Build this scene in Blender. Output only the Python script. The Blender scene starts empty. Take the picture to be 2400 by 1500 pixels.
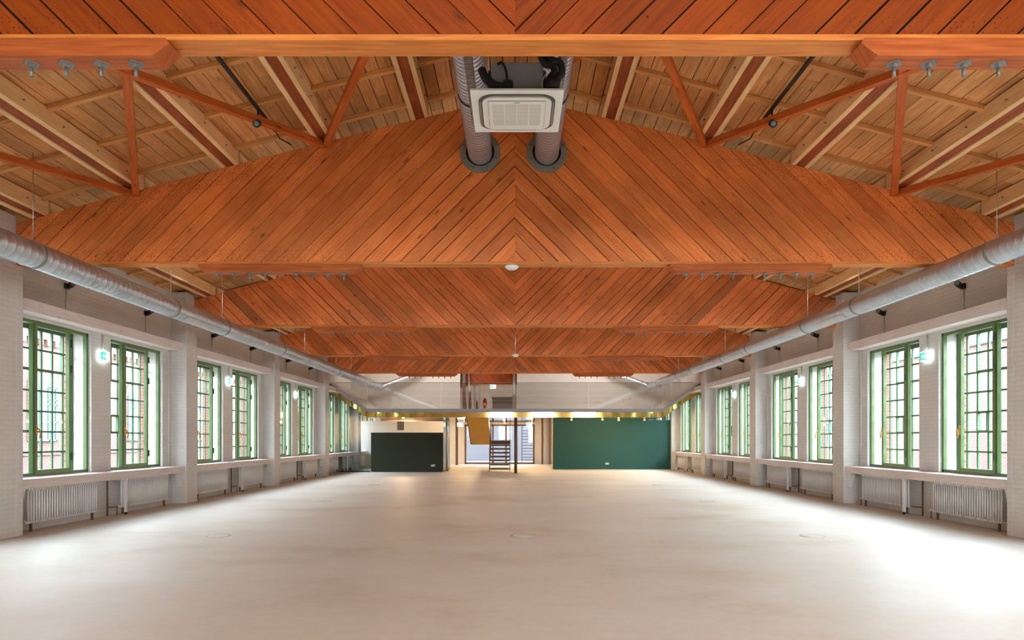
import bpy, math, random
from mathutils import Vector, Matrix
random.seed(7)
PI = math.pi
S = bpy.context.scene
COL = S.collection
H = 1.556                      # eye height

# ------------------------------------------------------------------ camera, world, lights
cam_d = bpy.data.cameras.new('camera'); cam = bpy.data.objects.new('camera', cam_d); COL.objects.link(cam)
cam_d.lens = 24; cam_d.sensor_width = 36; cam_d.sensor_fit = 'HORIZONTAL'
cam_d.shift_x = -7 / 2400; cam_d.shift_y = 278 / 2400
cam_d.clip_end = 300; cam_d.clip_start = 0.05
cam.location = (0, 0, H); cam.rotation_euler = (PI / 2, 0, 0)
S.camera = cam
S.view_settings.view_transform = 'Standard'; S.view_settings.look = 'None'
S.view_settings.gamma = 1; S.view_settings.use_curve_mapping = False
S.view_settings.exposure = 2.05
S.cycles.use_denoising = True
S.cycles.max_bounces = 8; S.cycles.diffuse_bounces = 5; S.cycles.glossy_bounces = 4
S.cycles.transmission_bounces = 6; S.cycles.transparent_max_bounces = 24
S.cycles.caustics_reflective = False; S.cycles.caustics_refractive = False
S.cycles.sample_clamp_indirect = 6

w = bpy.data.worlds.new('sky'); S.world = w; w.use_nodes = True
nt = w.node_tree; nt.nodes.clear()
wo = nt.nodes.new('ShaderNodeOutputWorld'); bg = nt.nodes.new('ShaderNodeBackground')
tc = nt.nodes.new('ShaderNodeTexCoord'); sx = nt.nodes.new('ShaderNodeSeparateXYZ'); cr = nt.nodes.new('ShaderNodeValToRGB')
cr.color_ramp.elements[0].position = 0.0; cr.color_ramp.elements[0].color = (0.86, 0.95, 1.05, 1)
cr.color_ramp.elements[1].position = 0.8; cr.color_ramp.elements[1].color = (0.66, 0.84, 1.05, 1)
nt.links.new(tc.outputs['Generated'], sx.inputs[0]); nt.links.new(sx.outputs['Z'], cr.inputs[0])
nt.links.new(cr.outputs[0], bg.inputs[0]); bg.inputs[1].default_value = 6.4
nt.links.new(bg.outputs[0], wo.inputs[0])


def area(name, loc, target, sx_, sy_, power, color):
    d = bpy.data.lights.new(name, 'AREA'); d.shape = 'RECTANGLE'; d.size = sx_; d.size_y = sy_
    d.energy = power; d.color = color
    o = bpy.data.objects.new(name, d); COL.objects.link(o); o.location = loc
    v = Vector(target) - Vector(loc); o.rotation_euler = v.to_track_quat('-Z', 'Y').to_euler()
    return o


def point(name, loc, power, color, r=0.05):
    d = bpy.data.lights.new(name, 'POINT'); d.energy = power; d.color = color; d.shadow_soft_size = r
    o = bpy.data.objects.new(name, d); COL.objects.link(o); o.location = loc
    return o


# bright sky over the courtyards on both sides and beyond the gable behind the camera
SKY_W = (1.0, 0.97, 0.94)
for s, pw in ((-1, 2400), (1, 3900)):
    o = area('daylight_side', (s * 17.0, 14, 8.0), (s * 8.2, 14, 2.6), 46, 4.6, pw, (0.78, 0.90, 1.0) if s < 0 else (0.74, 0.90, 1.0))
    # long axis along Y
    v = Vector((s * 8.2, 14, 2.6)) - Vector((s * 17.0, 14, 8.0))
    z = -v.normalized(); x = Vector((0, 1, 0)); y = z.cross(x)
    o.rotation_euler = Matrix((x, y, z)).transposed().to_euler()
area('daylight_gable', (0, -11.5, 5.2), (0, -2, 2.9), 17, 6.0, 2100, (0.80, 0.92, 1.0))

# ------------------------------------------------------------------ materials
def lin(c):
    c = c / 255.0
    return c / 12.92 if c <= 0.04045 else ((c + 0.055) / 1.055) ** 2.4
def rgb(r, g, b): return (lin(r), lin(g), lin(b), 1)

def newmat(name):
    m = bpy.data.materials.new(name); m.use_nodes = True; n = m.node_tree; n.nodes.clear()
    out = n.nodes.new('ShaderNodeOutputMaterial'); b = n.nodes.new('ShaderNodeBsdfPrincipled')
    n.links.new(b.outputs[0], out.inputs[0])
    return m, n, b, out
def N(n, t, **kw):
    q = n.nodes.new(t)
    for k, v in kw.items():
        if k in q.inputs: q.inputs[k].default_value = v
        else: setattr(q, k, v)
    return q
def math_(n, op, a, b=None, clamp=False):
    q = n.nodes.new('ShaderNodeMath'); q.operation = op; q.use_clamp = clamp
    for i, v in enumerate((a, b)):
        if v is None: continue
        if isinstance(v, (int, float)): q.inputs[i].default_value = v
        else: n.links.new(v, q.inputs[i])
    return q.outputs[0]
def mix(n, fac, a, b, mode='MIX'):
    q = n.nodes.new('ShaderNodeMix'); q.data_type = 'RGBA'; q.blend_type = mode; q.clamp_factor = True
    for i, v in ((0, fac), (6, a), (7, b)):
        if isinstance(v, (int, float)): q.inputs[i].default_value = v
        elif isinstance(v, tuple): q.inputs[i].default_value = v
        else: n.links.new(v, q.inputs[i])
    return q.outputs[2]
def ramp(n, fac, pts):
    q = n.nodes.new('ShaderNodeValToRGB'); e = q.color_ramp.elements
    while len(e) < len(pts): e.new(0.5)
    for k, (p, c) in enumerate(pts):
        e[k].position = p; e[k].color = c if isinstance(c, tuple) else (c, c, c, 1)
    n.links.new(fac, q.inputs[0]); return q.outputs[0]
def bump(n, b, h, strength, dist=0.01):
    q = N(n, 'ShaderNodeBump'); q.inputs['Strength'].default_value = strength; q.inputs['Distance'].default_value = dist
    n.links.new(h, q.inputs['Height']); n.links.new(q.outputs[0], b.inputs['Normal'])

def plain(name, c, rough=0.5, metal=0.0, noise=0.06, nscale=6.0, bumpy=0.0, emit=None, es=0):
    m, n, b, _ = newmat(name)
    t = N(n, 'ShaderNodeTexCoord'); no = N(n, 'ShaderNodeTexNoise'); no.inputs['Scale'].default_value = nscale
    n.links.new(t.outputs['Object'], no.inputs['Vector'])
    k = ramp(n, no.outputs[0], [(0.3, 1 - noise), (0.7, 1 + noise * 0.4)])
    n.links.new(mix(n, 1.0, c, k, 'MULTIPLY'), b.inputs['Base Color'])
    b.inputs['Roughness'].default_value = rough; b.inputs['Metallic'].default_value = metal
    if bumpy: bump(n, b, no.outputs[0], bumpy)
    if emit:
        b.inputs['Emission Color'].default_value = emit; b.inputs['Emission Strength'].default_value = es
    return m

def wood(name, c1, c2, knotc, rough=0.6, knots=0.5, stain=0.25, nails=False, grey=0.0, gscale=1.0):
    m, n, b, _ = newmat(name)
    uv = N(n, 'ShaderNodeUVMap'); uv.uv_map = 'UVMap'
    mp = N(n, 'ShaderNodeMapping'); mp.inputs['Scale'].default_value = (0.9 * gscale, 13 * gscale, 1)
    n.links.new(uv.outputs[0], mp.inputs[0])
    no = N(n, 'ShaderNodeTexNoise'); no.inputs['Scale'].default_value = 2.2; no.inputs['Detail'].default_value = 6; no.inputs['Distortion'].default_value = 0.7
    n.links.new(mp.outputs[0], no.inputs['Vector'])
    col = ramp(n, no.outputs[0], [(0.28, c2), (0.66, c1)])
    # fine dark grain lines
    mp3 = N(n, 'ShaderNodeMapping'); mp3.inputs['Scale'].default_value = (2.2, 70, 1); n.links.new(uv.outputs[0], mp3.inputs[0])
    n3 = N(n, 'ShaderNodeTexNoise'); n3.inputs['Scale'].default_value = 1.0; n3.inputs['Detail'].default_value = 3
    n.links.new(mp3.outputs[0], n3.inputs['Vector'])
    col = mix(n, 1.0, col, ramp(n, n3.outputs[0], [(0.34, 0.90), (0.55, 1.0)]), 'MULTIPLY')
    # per board tone
    at = N(n, 'ShaderNodeAttribute'); at.attribute_name = 'tone'
    tv = ramp(n, at.outputs['Fac'], [(0.0, 0.80), (0.5, 0.98), (1.0, 1.14)])
    col = mix(n, 1.0, col, tv, 'MULTIPLY')
    if grey:
        g = ramp(n, at.outputs['Fac'], [(0.0, 1.0), (0.035, 1.0), (0.05, 0.0)])
        gf = math_(n, 'MULTIPLY', g, grey)
        col = mix(n, gf, col, rgb(150, 104, 76))
    # knots
    mk = N(n, 'ShaderNodeMapping'); mk.inputs['Scale'].default_value = (2.1, 6.5, 1); n.links.new(uv.outputs[0], mk.inputs[0])
    vo = N(n, 'ShaderNodeTexVoronoi'); vo.inputs['Scale'].default_value = 1.0; n.links.new(mk.outputs[0], vo.inputs['Vector'])
    sc = N(n, 'ShaderNodeSeparateColor'); n.links.new(vo.outputs['Color'], sc.inputs[0])
    present = math_(n, 'GREATER_THAN', sc.outputs[0], 1 - knots)
    kd = ramp(n, vo.outputs['Distance'], [(0.03, 1.0), (0.17, 0.0)])
    col = mix(n, math_(n, 'MULTIPLY', math_(n, 'MULTIPLY', kd, present), 0.75), col, knotc)
    tcn = N(n, 'ShaderNodeTexCoord')
    if stain:
        ns = N(n, 'ShaderNodeTexNoise'); ns.inputs['Scale'].default_value = 0.9; ns.inputs['Detail'].default_value = 5
        n.links.new(tcn.outputs['Object'], ns.inputs['Vector'])
        col = mix(n, 1.0, col, ramp(n, ns.outputs[0], [(0.32, 1 - stain), (0.62, 1.06)]), 'MULTIPLY')
    if nails:
        xyz = N(n, 'ShaderNodeSeparateXYZ'); n.links.new(tcn.outputs['Object'], xyz.inputs[0])
        ax = math_(n, 'ABSOLUTE', xyz.outputs[0])
        top = math_(n, 'SUBTRACT', H + 5.42, math_(n, 'ADD', math_(n, 'MULTIPLY', ax, 0.235), math_(n, 'MULTIPLY', math_(n, 'MULTIPLY', ax, ax), 0.0025)))
        dtop = math_(n, 'SUBTRACT', top, xyz.outputs[2])
        dbot = math_(n, 'SUBTRACT', xyz.outputs[2], H + 2.80)
        mm = N(n, 'ShaderNodeMapping'); mm.inputs['Scale'].default_value = (25, 1, 30); n.links.new(tcn.outputs['Object'], mm.inputs[0])
        vn = N(n, 'ShaderNodeTexVoronoi'); vn.inputs['Scale'].default_value = 1.0; vn.inputs['Randomness'].default_value = 0.4
        cmb = N(n, 'ShaderNodeCombineXYZ'); sp = N(n, 'ShaderNodeSeparateXYZ'); n.links.new(mm.outputs[0], sp.inputs[0])
        n.links.new(sp.outputs[0], cmb.inputs[0]); n.links.new(sp.outputs[2], cmb.inputs[1]); n.links.new(cmb.outputs[0], vn.inputs['Vector'])
        dots = ramp(n, vn.outputs['Distance'], [(0.15, 1.0), (0.28, 0.0)])
        outer = ramp(n, math_(n, 'MULTIPLY', ax, 0.1), [(0.12, 0.15), (0.42, 1.0)])
        z1 = math_(n, 'LESS_THAN', dtop, 0.27); z2 = math_(n, 'LESS_THAN', dbot, 0.19)
        zone = math_(n, 'MULTIPLY', math_(n, 'MAXIMUM', z1, z2), outer)
        col = mix(n, math_(n, 'MULTIPLY', math_(n, 'MULTIPLY', dots, zone), 0.75), col, rgb(66, 26, 12))
        # sparse nails everywhere
        mm2 = N(n, 'ShaderNodeMapping'); mm2.inputs['Scale'].default_value = (4, 4, 1); n.links.new(uv.outputs[0], mm2.inputs[0])
        v2 = N(n, 'ShaderNodeTexVoronoi'); v2.inputs['Scale'].default_value = 1.0; n.links.new(mm2.outputs[0], v2.inputs['Vector'])
        d2 = ramp(n, v2.outputs['Distance'], [(0.025, 1.0), (0.045, 0.0)])
        col = mix(n, math_(n, 'MULTIPLY', d2, 0.8), col, rgb(50, 22, 12))
    n.links.new(col, b.inputs['Base Color'])
    b.inputs['Roughness'].default_value = rough
    b.inputs['Specular IOR Level'].default_value = 0.3
    bump(n, b, n3.outputs[0], 0.15, 0.004)
    return m

def brick(name, c1, c2, mortar, bw=0.25, rh=0.077, ms=0.012, bstr=0.5, rough=0.75, noise=0.1, stain=0.0, mortar_dark=True):
    m, n, b, _ = newmat(name)
    uv = N(n, 'ShaderNodeUVMap'); uv.uv_map = 'UVMap'
    t = N(n, 'ShaderNodeTexBrick'); t.inputs['Scale'].default_value = 1.0
    t.inputs['Brick Width'].default_value = bw; t.inputs['Row Height'].default_value = rh; t.inputs['Mortar Size'].default_value = ms
    t.inputs['Mortar Smooth'].default_value = 0.6
    t.inputs['Color1'].default_value = c1; t.inputs['Color2'].default_value = c2; t.inputs['Mortar'].default_value = mortar
    n.links.new(uv.outputs[0], t.inputs['Vector'])
    tcn = N(n, 'ShaderNodeTexCoord')
    no = N(n, 'ShaderNodeTexNoise'); no.inputs['Scale'].default_value = 1.1; no.inputs['Detail'].default_value = 6
    n.links.new(tcn.outputs['Object'], no.inputs['Vector'])
    col = mix(n, 1.0, t.outputs['Color'], ramp(n, no.outputs[0], [(0.3, 1 - noise), (0.65, 1.0)]), 'MULTIPLY')
    n.links.new(col, b.inputs['Base Color']); b.inputs['Roughness'].default_value = rough
    n2 = N(n, 'ShaderNodeTexNoise'); n2.inputs['Scale'].default_value = 22; n2.inputs['Detail'].default_value = 4
    n.links.new(tcn.outputs['Object'], n2.inputs['Vector'])
    inv = math_(n, 'SUBTRACT', 1.0, t.outputs['Fac'])
    hgt = math_(n, 'ADD', inv, math_(n, 'MULTIPLY', n2.outputs[0], 0.8))
    bump(n, b, hgt, bstr, 0.012)
    return m

def metal_mat(name, c, rough, noise=0.08, aniso=0.0, nscale=9):
    m = plain(name, c, rough, 1.0, noise, nscale)
    return m

def glass_mat(name, tint, fres=1.0, ior=1.45, rough=0.0):
    m, n, b, out = newmat(name); n.nodes.remove(b)
    tr = N(n, 'ShaderNodeBsdfTransparent'); tr.inputs[0].default_value = tint
    gl = N(n, 'ShaderNodeBsdfGlossy'); gl.inputs['Roughness'].default_value = rough
    lw = N(n, 'ShaderNodeLayerWeight'); lw.inputs[0].default_value = 0.5
    mx = N(n, 'ShaderNodeMixShader')
    f0 = ((ior - 1) / (ior + 1)) ** 2 * 1.8
    f = math_(n, 'MULTIPLY', math_(n, 'ADD', math_(n, 'MULTIPLY', math_(n, 'POWER', lw.outputs['Facing'], 5.0), 0.9), f0), fres, True)
    n.links.new(f, mx.inputs[0]); n.links.new(tr.outputs[0], mx.inputs[1]); n.links.new(gl.outputs[0], mx.inputs[2])
    n.links.new(mx.outputs[0], out.inputs[0])
    return m

M = {}
M['plank'] = wood('stained_planks', rgb(247, 148, 78), rgb(230, 116, 54), rgb(84, 34, 14), 0.55, 0.6, 0.25, nails=True, grey=0.35)  # colour lightened to make up for weak light past the nearest truss
M['plank_near'] = wood('stained_planks_near', rgb(164, 74, 14), rgb(136, 54, 9), rgb(90, 34, 14), 0.5, 0.5, 0.25, nails=True, grey=0.3)  # same wood as the other trusses, colour darkened to offset strong gable light
M['plank_far'] = wood('stained_planks_far', rgb(247, 150, 88), rgb(230, 118, 62), rgb(84, 34, 14), 0.55, 0.5, 0.25, nails=True, grey=0.35)  # same wood again, brightness put into the colour for the farther trusses
M['core'] = wood('dark_core', rgb(34, 18, 12), rgb(24, 12, 8), rgb(30, 12, 8), 0.8, 0.0, 0.0)
M['chord'] = wood('chord_timber', rgb(234, 148, 70), rgb(206, 112, 46), rgb(120, 52, 20), 0.55, 0.4, 0.15)
M['splice'] = wood('splice_timber', rgb(200, 106, 48), rgb(164, 76, 30), rgb(90, 40, 20), 0.6, 0.4, 0.2)
M['red'] = wood('red_timber', rgb(176, 92, 52), rgb(140, 64, 34), rgb(80, 34, 18), 0.6, 0.4, 0.25)
M['brace'] = wood('brace_timber', rgb(212, 108, 44), rgb(182, 82, 28), rgb(80, 34, 18), 0.6, 0.4, 0.2)
M['pale'] = wood('new_pine', rgb(252, 212, 154), rgb(240, 188, 126), rgb(150, 92, 48), 0.6, 0.35, 0.08)
M['batten'] = wood('batten_pine', rgb(234, 172, 106), rgb(208, 142, 82), rgb(110, 62, 30), 0.65, 0.35, 0.2)
M['roof'] = wood('roof_boards', rgb(230, 168, 106), rgb(200, 134, 78), rgb(104, 58, 30), 0.7, 0.6, 0.3)
M['pinkwood'] = wood('washed_timber', rgb(226, 214, 208), rgb(216, 198, 190), rgb(206, 168, 150), 0.55, 0.5, 0.06)
M['brick_w'] = brick('painted_brick', rgb(215, 210, 203), rgb(211, 206, 199), rgb(209, 203, 195), bstr=0.2)
M['brick_r'] = brick('red_brick', rgb(128, 66, 50), rgb(108, 52, 40), rgb(126, 104, 92), bstr=0.3)
M['brick_x'] = brick('courtyard_brick', rgb(104, 66, 56), rgb(90, 54, 44), rgb(118, 104, 97), bstr=0.2)
M['plaster'] = plain('white_plaster', rgb(208, 203, 195), 0.8, 0, 0.05, 2.0)
M['white'] = plain('white_enamel', rgb(222, 218, 212), 0.4, 0, 0.03)
M['acwhite'] = plain('cassette_plastic', rgb(238, 236, 230), 0.4, 0, 0.01)
M['acgrille'] = plain('cassette_grille', rgb(220, 216, 206), 0.55, 0, 0.02)
M['green_in'] = plain('green_frame_paint', rgb(92, 118, 68), 0.4, 0, 0.1, 5)
M['green_out'] = plain('green_muntin_paint', rgb(66, 106, 68), 0.45, 0, 0.15, 3)
M['dhinge'] = plain('hinge_paint', rgb(46, 74, 46), 0.5)
M['brass_handle'] = metal_mat('handle_brass', rgb(196, 140, 66), 0.3)
M['black'] = plain('black_metal', rgb(34, 32, 32), 0.5, 0, 0.1)
M['rubber'] = plain('black_insulation', rgb(30, 28, 28), 0.75, 0, 0.15)
M['steel'] = metal_mat('galvanised_steel', rgb(196, 196, 196), 0.42)
M['greysteel'] = plain('grey_flange', rgb(146, 142, 132), 0.5, 0.3, 0.1)
M['bolt'] = plain('bolt_zinc', rgb(132, 130, 124), 0.45, 0.4, 0.1)
M['brown'] = plain('brown_frame', rgb(98, 74, 60), 0.5, 0, 0.1)
M['dstair'] = plain('dark_stair_steel', rgb(92, 70, 60), 0.5, 0.2, 0.1)
M['tread'] = plain('stair_tread', rgb(196, 170, 148), 0.5, 0, 0.06)
M['fascia'] = plain('grey_steel_edge', rgb(158, 156, 158), 0.45, 0.2, 0.03)
M['brass'] = metal_mat('polished_brass', rgb(236, 198, 120), 0.05, 0.05, nscale=1.5)
M['goldpanel'] = plain('brushed_brass', rgb(250, 188, 78), 0.4, 0.2, 0.05, 2)
M['dgreen'] = plain('kiosk_green', rgb(35, 38, 15), 0.75, 0, 0.05, 1.5)
M['tgreen'] = plain('partition_green', rgb(12, 70, 63), 0.7, 0, 0.05, 1.0)
M['glass'] = glass_mat('window_glass', (0.985, 0.995, 0.99, 1), 0.8)
M['bglass'] = glass_mat('balustrade_glass', (0.86, 0.86, 0.85, 1), 1.1, 1.5)
M['kglass'] = glass_mat('kiosk_glass', (0.8, 0.83, 0.82, 1), 1.0)
M['exglass'] = plain('dull_outside_glass', rgb(62, 78, 88), 0.15, 0, 0.2, 1.0)
M['exframe'] = plain('outside_frame_paint', rgb(84, 124, 122), 0.5, 0, 0.05)
M['concrete'] = plain('courtyard_paving', rgb(150, 146, 140), 0.9, 0, 0.2, 0.7)
M['red_ext'] = plain('extinguisher_red', rgb(200, 30, 24), 0.35)
M['vent'] = plain('dark_vent', rgb(96, 84, 76), 0.6)
M['ivory'] = plain('socket_ivory', rgb(240, 228, 196), 0.4)
M['sign_w'] = plain('sign_white', rgb(240, 255, 250), 0.4, emit=(0.75, 1.0, 0.95, 1), es=1.1)
M['sign_g'] = plain('sign_green', rgb(10, 170, 110), 0.4, emit=(0.0, 0.75, 0.42, 1), es=0.35)
M['lampwarm'] = plain('warm_lamp', rgb(255, 220, 150), 0.4, emit=(1.0, 0.72, 0.36, 1), es=9)
M['lampglass'] = plain('spot_lens', rgb(130, 130, 132), 0.2, emit=(1.0, 0.95, 0.9, 1), es=0.0)
M['detector'] = plain('detector_white', rgb(236, 236, 236), 0.4)

# spiral duct: fine seams
def duct_mat(name, tint):
    m, n, b, _ = newmat(name)
    uv = N(n, 'ShaderNodeUVMap'); uv.uv_map = 'UVMap'
    xyz = N(n, 'ShaderNodeSeparateXYZ'); n.links.new(uv.outputs[0], xyz.inputs[0])
    u = math_(n, 'ADD', math_(n, 'MULTIPLY', xyz.outputs[0], 1 / 0.03), math_(n, 'MULTIPLY', xyz.outputs[1], 1.0))
    s = math_(n, 'SINE', math_(n, 'MULTIPLY', u, 2 * PI))
    no = N(n, 'ShaderNodeTexNoise'); no.inputs['Scale'].default_value = 3.0; no.inputs['Detail'].default_value = 3
    n.links.new(uv.outputs[0], no.inputs['Vector'])
    n.links.new(mix(n, 1.0, tint, ramp(n, no.outputs[0], [(0.3, 0.84), (0.7, 1.0)]), 'MULTIPLY'), b.inputs['Base Color'])
    b.inputs['Metallic'].default_value = 0.8; b.inputs['Roughness'].default_value = 0.36
    bump(n, b, s, 0.25, 0.002)
    return m
M['duct'] = duct_mat('spiral_duct_metal', rgb(200, 208, 217))

def floor_mat():
    m, n, b, _ = newmat('cream_screed')
    t = N(n, 'ShaderNodeTexCoord')
    mp = N(n, 'ShaderNodeMapping'); mp.inputs['Scale'].default_value = (0.22, 0.30, 1); n.links.new(t.outputs['Object'], mp.inputs[0])
    a = N(n, 'ShaderNodeTexNoise'); a.inputs['Scale'].default_value = 1.6; a.inputs['Detail'].default_value = 7; a.inputs['Roughness'].default_value = 0.62
    n.links.new(mp.outputs[0], a.inputs['Vector'])
    c = ramp(n, a.outputs[0], [(0.30, rgb(204, 187, 165)), (0.46, rgb(216, 204, 187)), (0.70, rgb(221, 213, 200))])
    f = N(n, 'ShaderNodeTexNoise'); f.inputs['Scale'].default_value = 9; f.inputs['Detail'].default_value = 6
    n.links.new(t.outputs['Object'], f.inputs['Vector'])
    c = mix(n, 1.0, c, ramp(n, f.outputs[0], [(0.3, 0.95), (0.7, 1.0)]), 'MULTIPLY')
    # pour joints every six metres
    xyz = N(n, 'ShaderNodeSeparateXYZ'); n.links.new(t.outputs['Object'], xyz.inputs[0])
    md = math_(n, 'MODULO', math_(n, 'ADD', xyz.outputs[1], 12 + 1.1), 6.0)
    ln = math_(n, 'LESS_THAN', md, 0.02)
    c = mix(n, math_(n, 'MULTIPLY', ln, 0.25), c, rgb(170, 150, 125))
    n.links.new(c, b.inputs['Base Color'])
    n.links.new(ramp(n, a.outputs[0], [(0.3, 0.6), (0.7, 0.46)]), b.inputs['Roughness'])
    b.inputs['Specular IOR Level'].default_value = 0.3
    bump(n, b, f.outputs[0], 0.05, 0.004)
    return m
M['floor'] = floor_mat()

# ------------------------------------------------------------------ mesh builder
class MB:
    def __init__(s): s.v = []; s.f = []; s.uv = []; s.t = []; s.m = []; s.sm = []
    def quadface(s, idx, uvs, tone=0.5, mi=0, smooth=False):
        s.f.append(idx); s.uv.append(uvs); s.t.append(tone); s.m.append(mi); s.sm.append(smooth)
    def hexa(s, p, axes=None, tone=None, mi=0, off=None):
        """p: 8 corners ordered bottom 0-3 (ccw), top 4-7; uv from the frame axes (u, v, w)"""
        if tone is None: tone = random.uniform(0.3, 0.7)
        if off is None: off = (random.uniform(0, 50), random.uniform(0, 50))
        k = len(s.v); s.v += [tuple(q) for q in p]
        u, v, w_ = axes
        for fi in ((3, 2, 1, 0), (4, 5, 6, 7), (0, 1, 5, 4), (1, 2, 6, 5), (2, 3, 7, 6), (3, 0, 4, 7)):
            P = [Vector(p[i]) for i in fi]
            nrm = (P[1] - P[0]).cross(P[2] - P[1])
            dv, dw, du = abs(nrm.dot(v)), abs(nrm.dot(w_)), abs(nrm.dot(u))
            if du > dv and du > dw: a, b = v, w_
            elif dv > dw: a, b = u, w_
            else: a, b = u, v
            s.quadface(tuple(k + i for i in fi), [(q.dot(a) + off[0], q.dot(b) + off[1]) for q in P], tone, mi)
    def box(s, x0, x1, y0, y1, z0, z1, tone=None, mi=0, off=None, u=None):
        if x0 > x1: x0, x1 = x1, x0
        if y0 > y1: y0, y1 = y1, y0
        if z0 > z1: z0, z1 = z1, z0
        p = [(x0, y0, z0), (x1, y0, z0), (x1, y1, z0), (x0, y1, z0), (x0, y0, z1), (x1, y0, z1), (x1, y1, z1), (x0, y1, z1)]
        X, Y, Z = Vector((1, 0, 0)), Vector((0, 1, 0)), Vector((0, 0, 1))
        if u is None:
            d = (x1 - x0, y1 - y0, z1 - z0); u = 'xyz'[d.index(max(d))]
        ax = {'x': (X, Y, Z), 'y': (Y, X, Z), 'z': (Z, X, Y)}[u]
        s.hexa(p, ax, tone, mi, off)
    def wbox(s, x0, x1, y0, y1, z0, z1, mi=0):
        """wall box: bricks keep running, uv = (horizontal run, height)"""
        if x0 > x1: x0, x1 = x1, x0
        k = len(s.v)
        p = [(x0, y0, z0), (x1, y0, z0), (x1, y1, z0), (x0, y1, z0), (x0, y0, z1), (x1, y0, z1), (x1, y1, z1), (x0, y1, z1)]
        s.v += p
        for fi, kind in (((3, 2, 1, 0), 'z'), ((4, 5, 6, 7), 'z'), ((0, 1, 5, 4), 'y'), ((1, 2, 6, 5), 'x'), ((2, 3, 7, 6), 'y'), ((3, 0, 4, 7), 'x')):
            uv = []
            for i in fi:
                q = p[i]
                uv.append({'z': (q[1], q[0]), 'y': (q[0], q[2]), 'x': (q[1], q[2])}[kind])
            s.quadface(tuple(k + i for i in fi), uv, 0.5, mi)
    def beam(s, p0, p1, w_, h, up=(0, 0, 1), tone=None, mi=0):
        p0, p1 = Vector(p0), Vector(p1); d = (p1 - p0).normalized(); up = Vector(up)
        r = d.cross(up).normalized(); q = r.cross(d).normalized()
        a, b = r * w_ / 2, q * h / 2
        P = [p0 - a - b, p0 + a - b, p1 + a - b, p1 - a - b, p0 - a + b, p0 + a + b, p1 + a + b, p1 - a + b]
        s.hexa(P, (d, r, q), tone, mi)
    def prism(s, poly, f, d0, d1, tone=None, mi=0, u=(1, 0), holes=None):
        """poly: 2D points; f(a,b,d)->3D; extrude d0..d1"""
        if tone is None: tone = random.uniform(0.3, 0.7)
        off = (random.uniform(0, 50), random.uniform(0, 50))
        U = Vector(u).normalized(); W = Vector((-U.y, U.x))
        n_ = len(poly); k = len(s.v)
        s.v += [f(a, b, d0) for a, b in poly] + [f(a, b, d1) for a, b in poly]
        uv = [(Vector(q).dot(U) + off[0], Vector(q).dot(W) + off[1]) for q in poly]
        s.quadface(tuple(range(k + n_ - 1, k - 1, -1)), uv[::-1], tone, mi)
        s.quadface(tuple(range(k + n_, k + 2 * n_)), uv, tone, mi)
        for i in range(n_):
            j = (i + 1) % n_
            s.quadface((k + i, k + j, k + n_ + j, k + n_ + i), [uv[i], uv[j], (uv[j][0], uv[j][1] + abs(d1 - d0)), (uv[i][0], uv[i][1] + abs(d1 - d0))], tone, mi)
    def tube(s, pts, r, n_=12, caps=True, tone=0.5, mi=0, smooth=True, rs=None):
        pts = [Vector(p) for p in pts]; rings = []; L = 0
        d0 = (pts[1] - pts[0]).normalized()
        ref = Vector((0, 0, 1)) if abs(d0.z) < 0.9 else Vector((1, 0, 0))
        for i, p in enumerate(pts):
            if i == 0: d = pts[1] - pts[0]
            elif i == len(pts) - 1: d = pts[-1] - pts[-2]
            else: d = (pts[i + 1] - p).normalized() + (p - pts[i - 1]).normalized()
            d.normalize()
            a = d.cross(ref)
            if a.length < 1e-4: a = d.cross(Vector((1, 0, 0)))
            a.normalize(); b = a.cross(d).normalized(); ref = b
            rr = rs[i] if rs else r
            if i: L += (p - pts[i - 1]).length
            k = len(s.v)
            for j in range(n_):
                t = 2 * PI * j / n_
                s.v.append(tuple(p + a * math.cos(t) * rr + b * math.sin(t) * rr))
            rings.append((k, L))
        for i in range(len(rings) - 1):
            (k0, l0), (k1, l1) = rings[i], rings[i + 1]
            for j in range(n_):
                q = (j + 1) % n_
                s.quadface((k0 + j, k0 + q, k1 + q, k1 + j), [(l0, j / n_), (l0, (j + 1) / n_), (l1, (j + 1) / n_), (l1, j / n_)], tone, mi, smooth)
        if caps:
            k0, k1 = rings[0][0], rings[-1][0]
            cu = [(0.1 * math.cos(2 * PI * j / n_), 0.1 * math.sin(2 * PI * j / n_)) for j in range(n_)]
            s.quadface(tuple(range(k0 + n_ - 1, k0 - 1, -1)), cu[::-1], tone, mi)
            s.quadface(tuple(range(k1, k1 + n_)), cu, tone, mi)
    def disc_ring(s, c, r0, r1, y0, y1, n_=32):
        """flat washer in the XZ plane at c, y0..y1"""
        k = len(s.v); cx, cz = c
        for y in (y0, y1):
            for r in (r0, r1):
                for j in range(n_):
                    t = 2 * PI * j / n_; s.v.append((cx + r * math.cos(t), y, cz + r * math.sin(t)))
        def q(a, b, j, l): return k + (a * 2 + b) * n_ + (j % n_)
        for j in range(n_):
            i0, i1, o0, o1 = k + j, k + (j + 1) % n_, k + n_ + j, k + n_ + (j + 1) % n_
            I0, I1, O0, O1 = [x + 2 * n_ for x in (i0, i1, o0, o1)]
            z = [(0, 0), (0.1, 0), (0.1, 0.1), (0, 0.1)]
            s.quadface((i0, o0, o1, i1), z); s.quadface((I0, I1, O1, O0), z)
            s.quadface((o0, O0, O1, o1), z, smooth=True); s.quadface((i0, i1, I1, I0), z, smooth=True)
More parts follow.
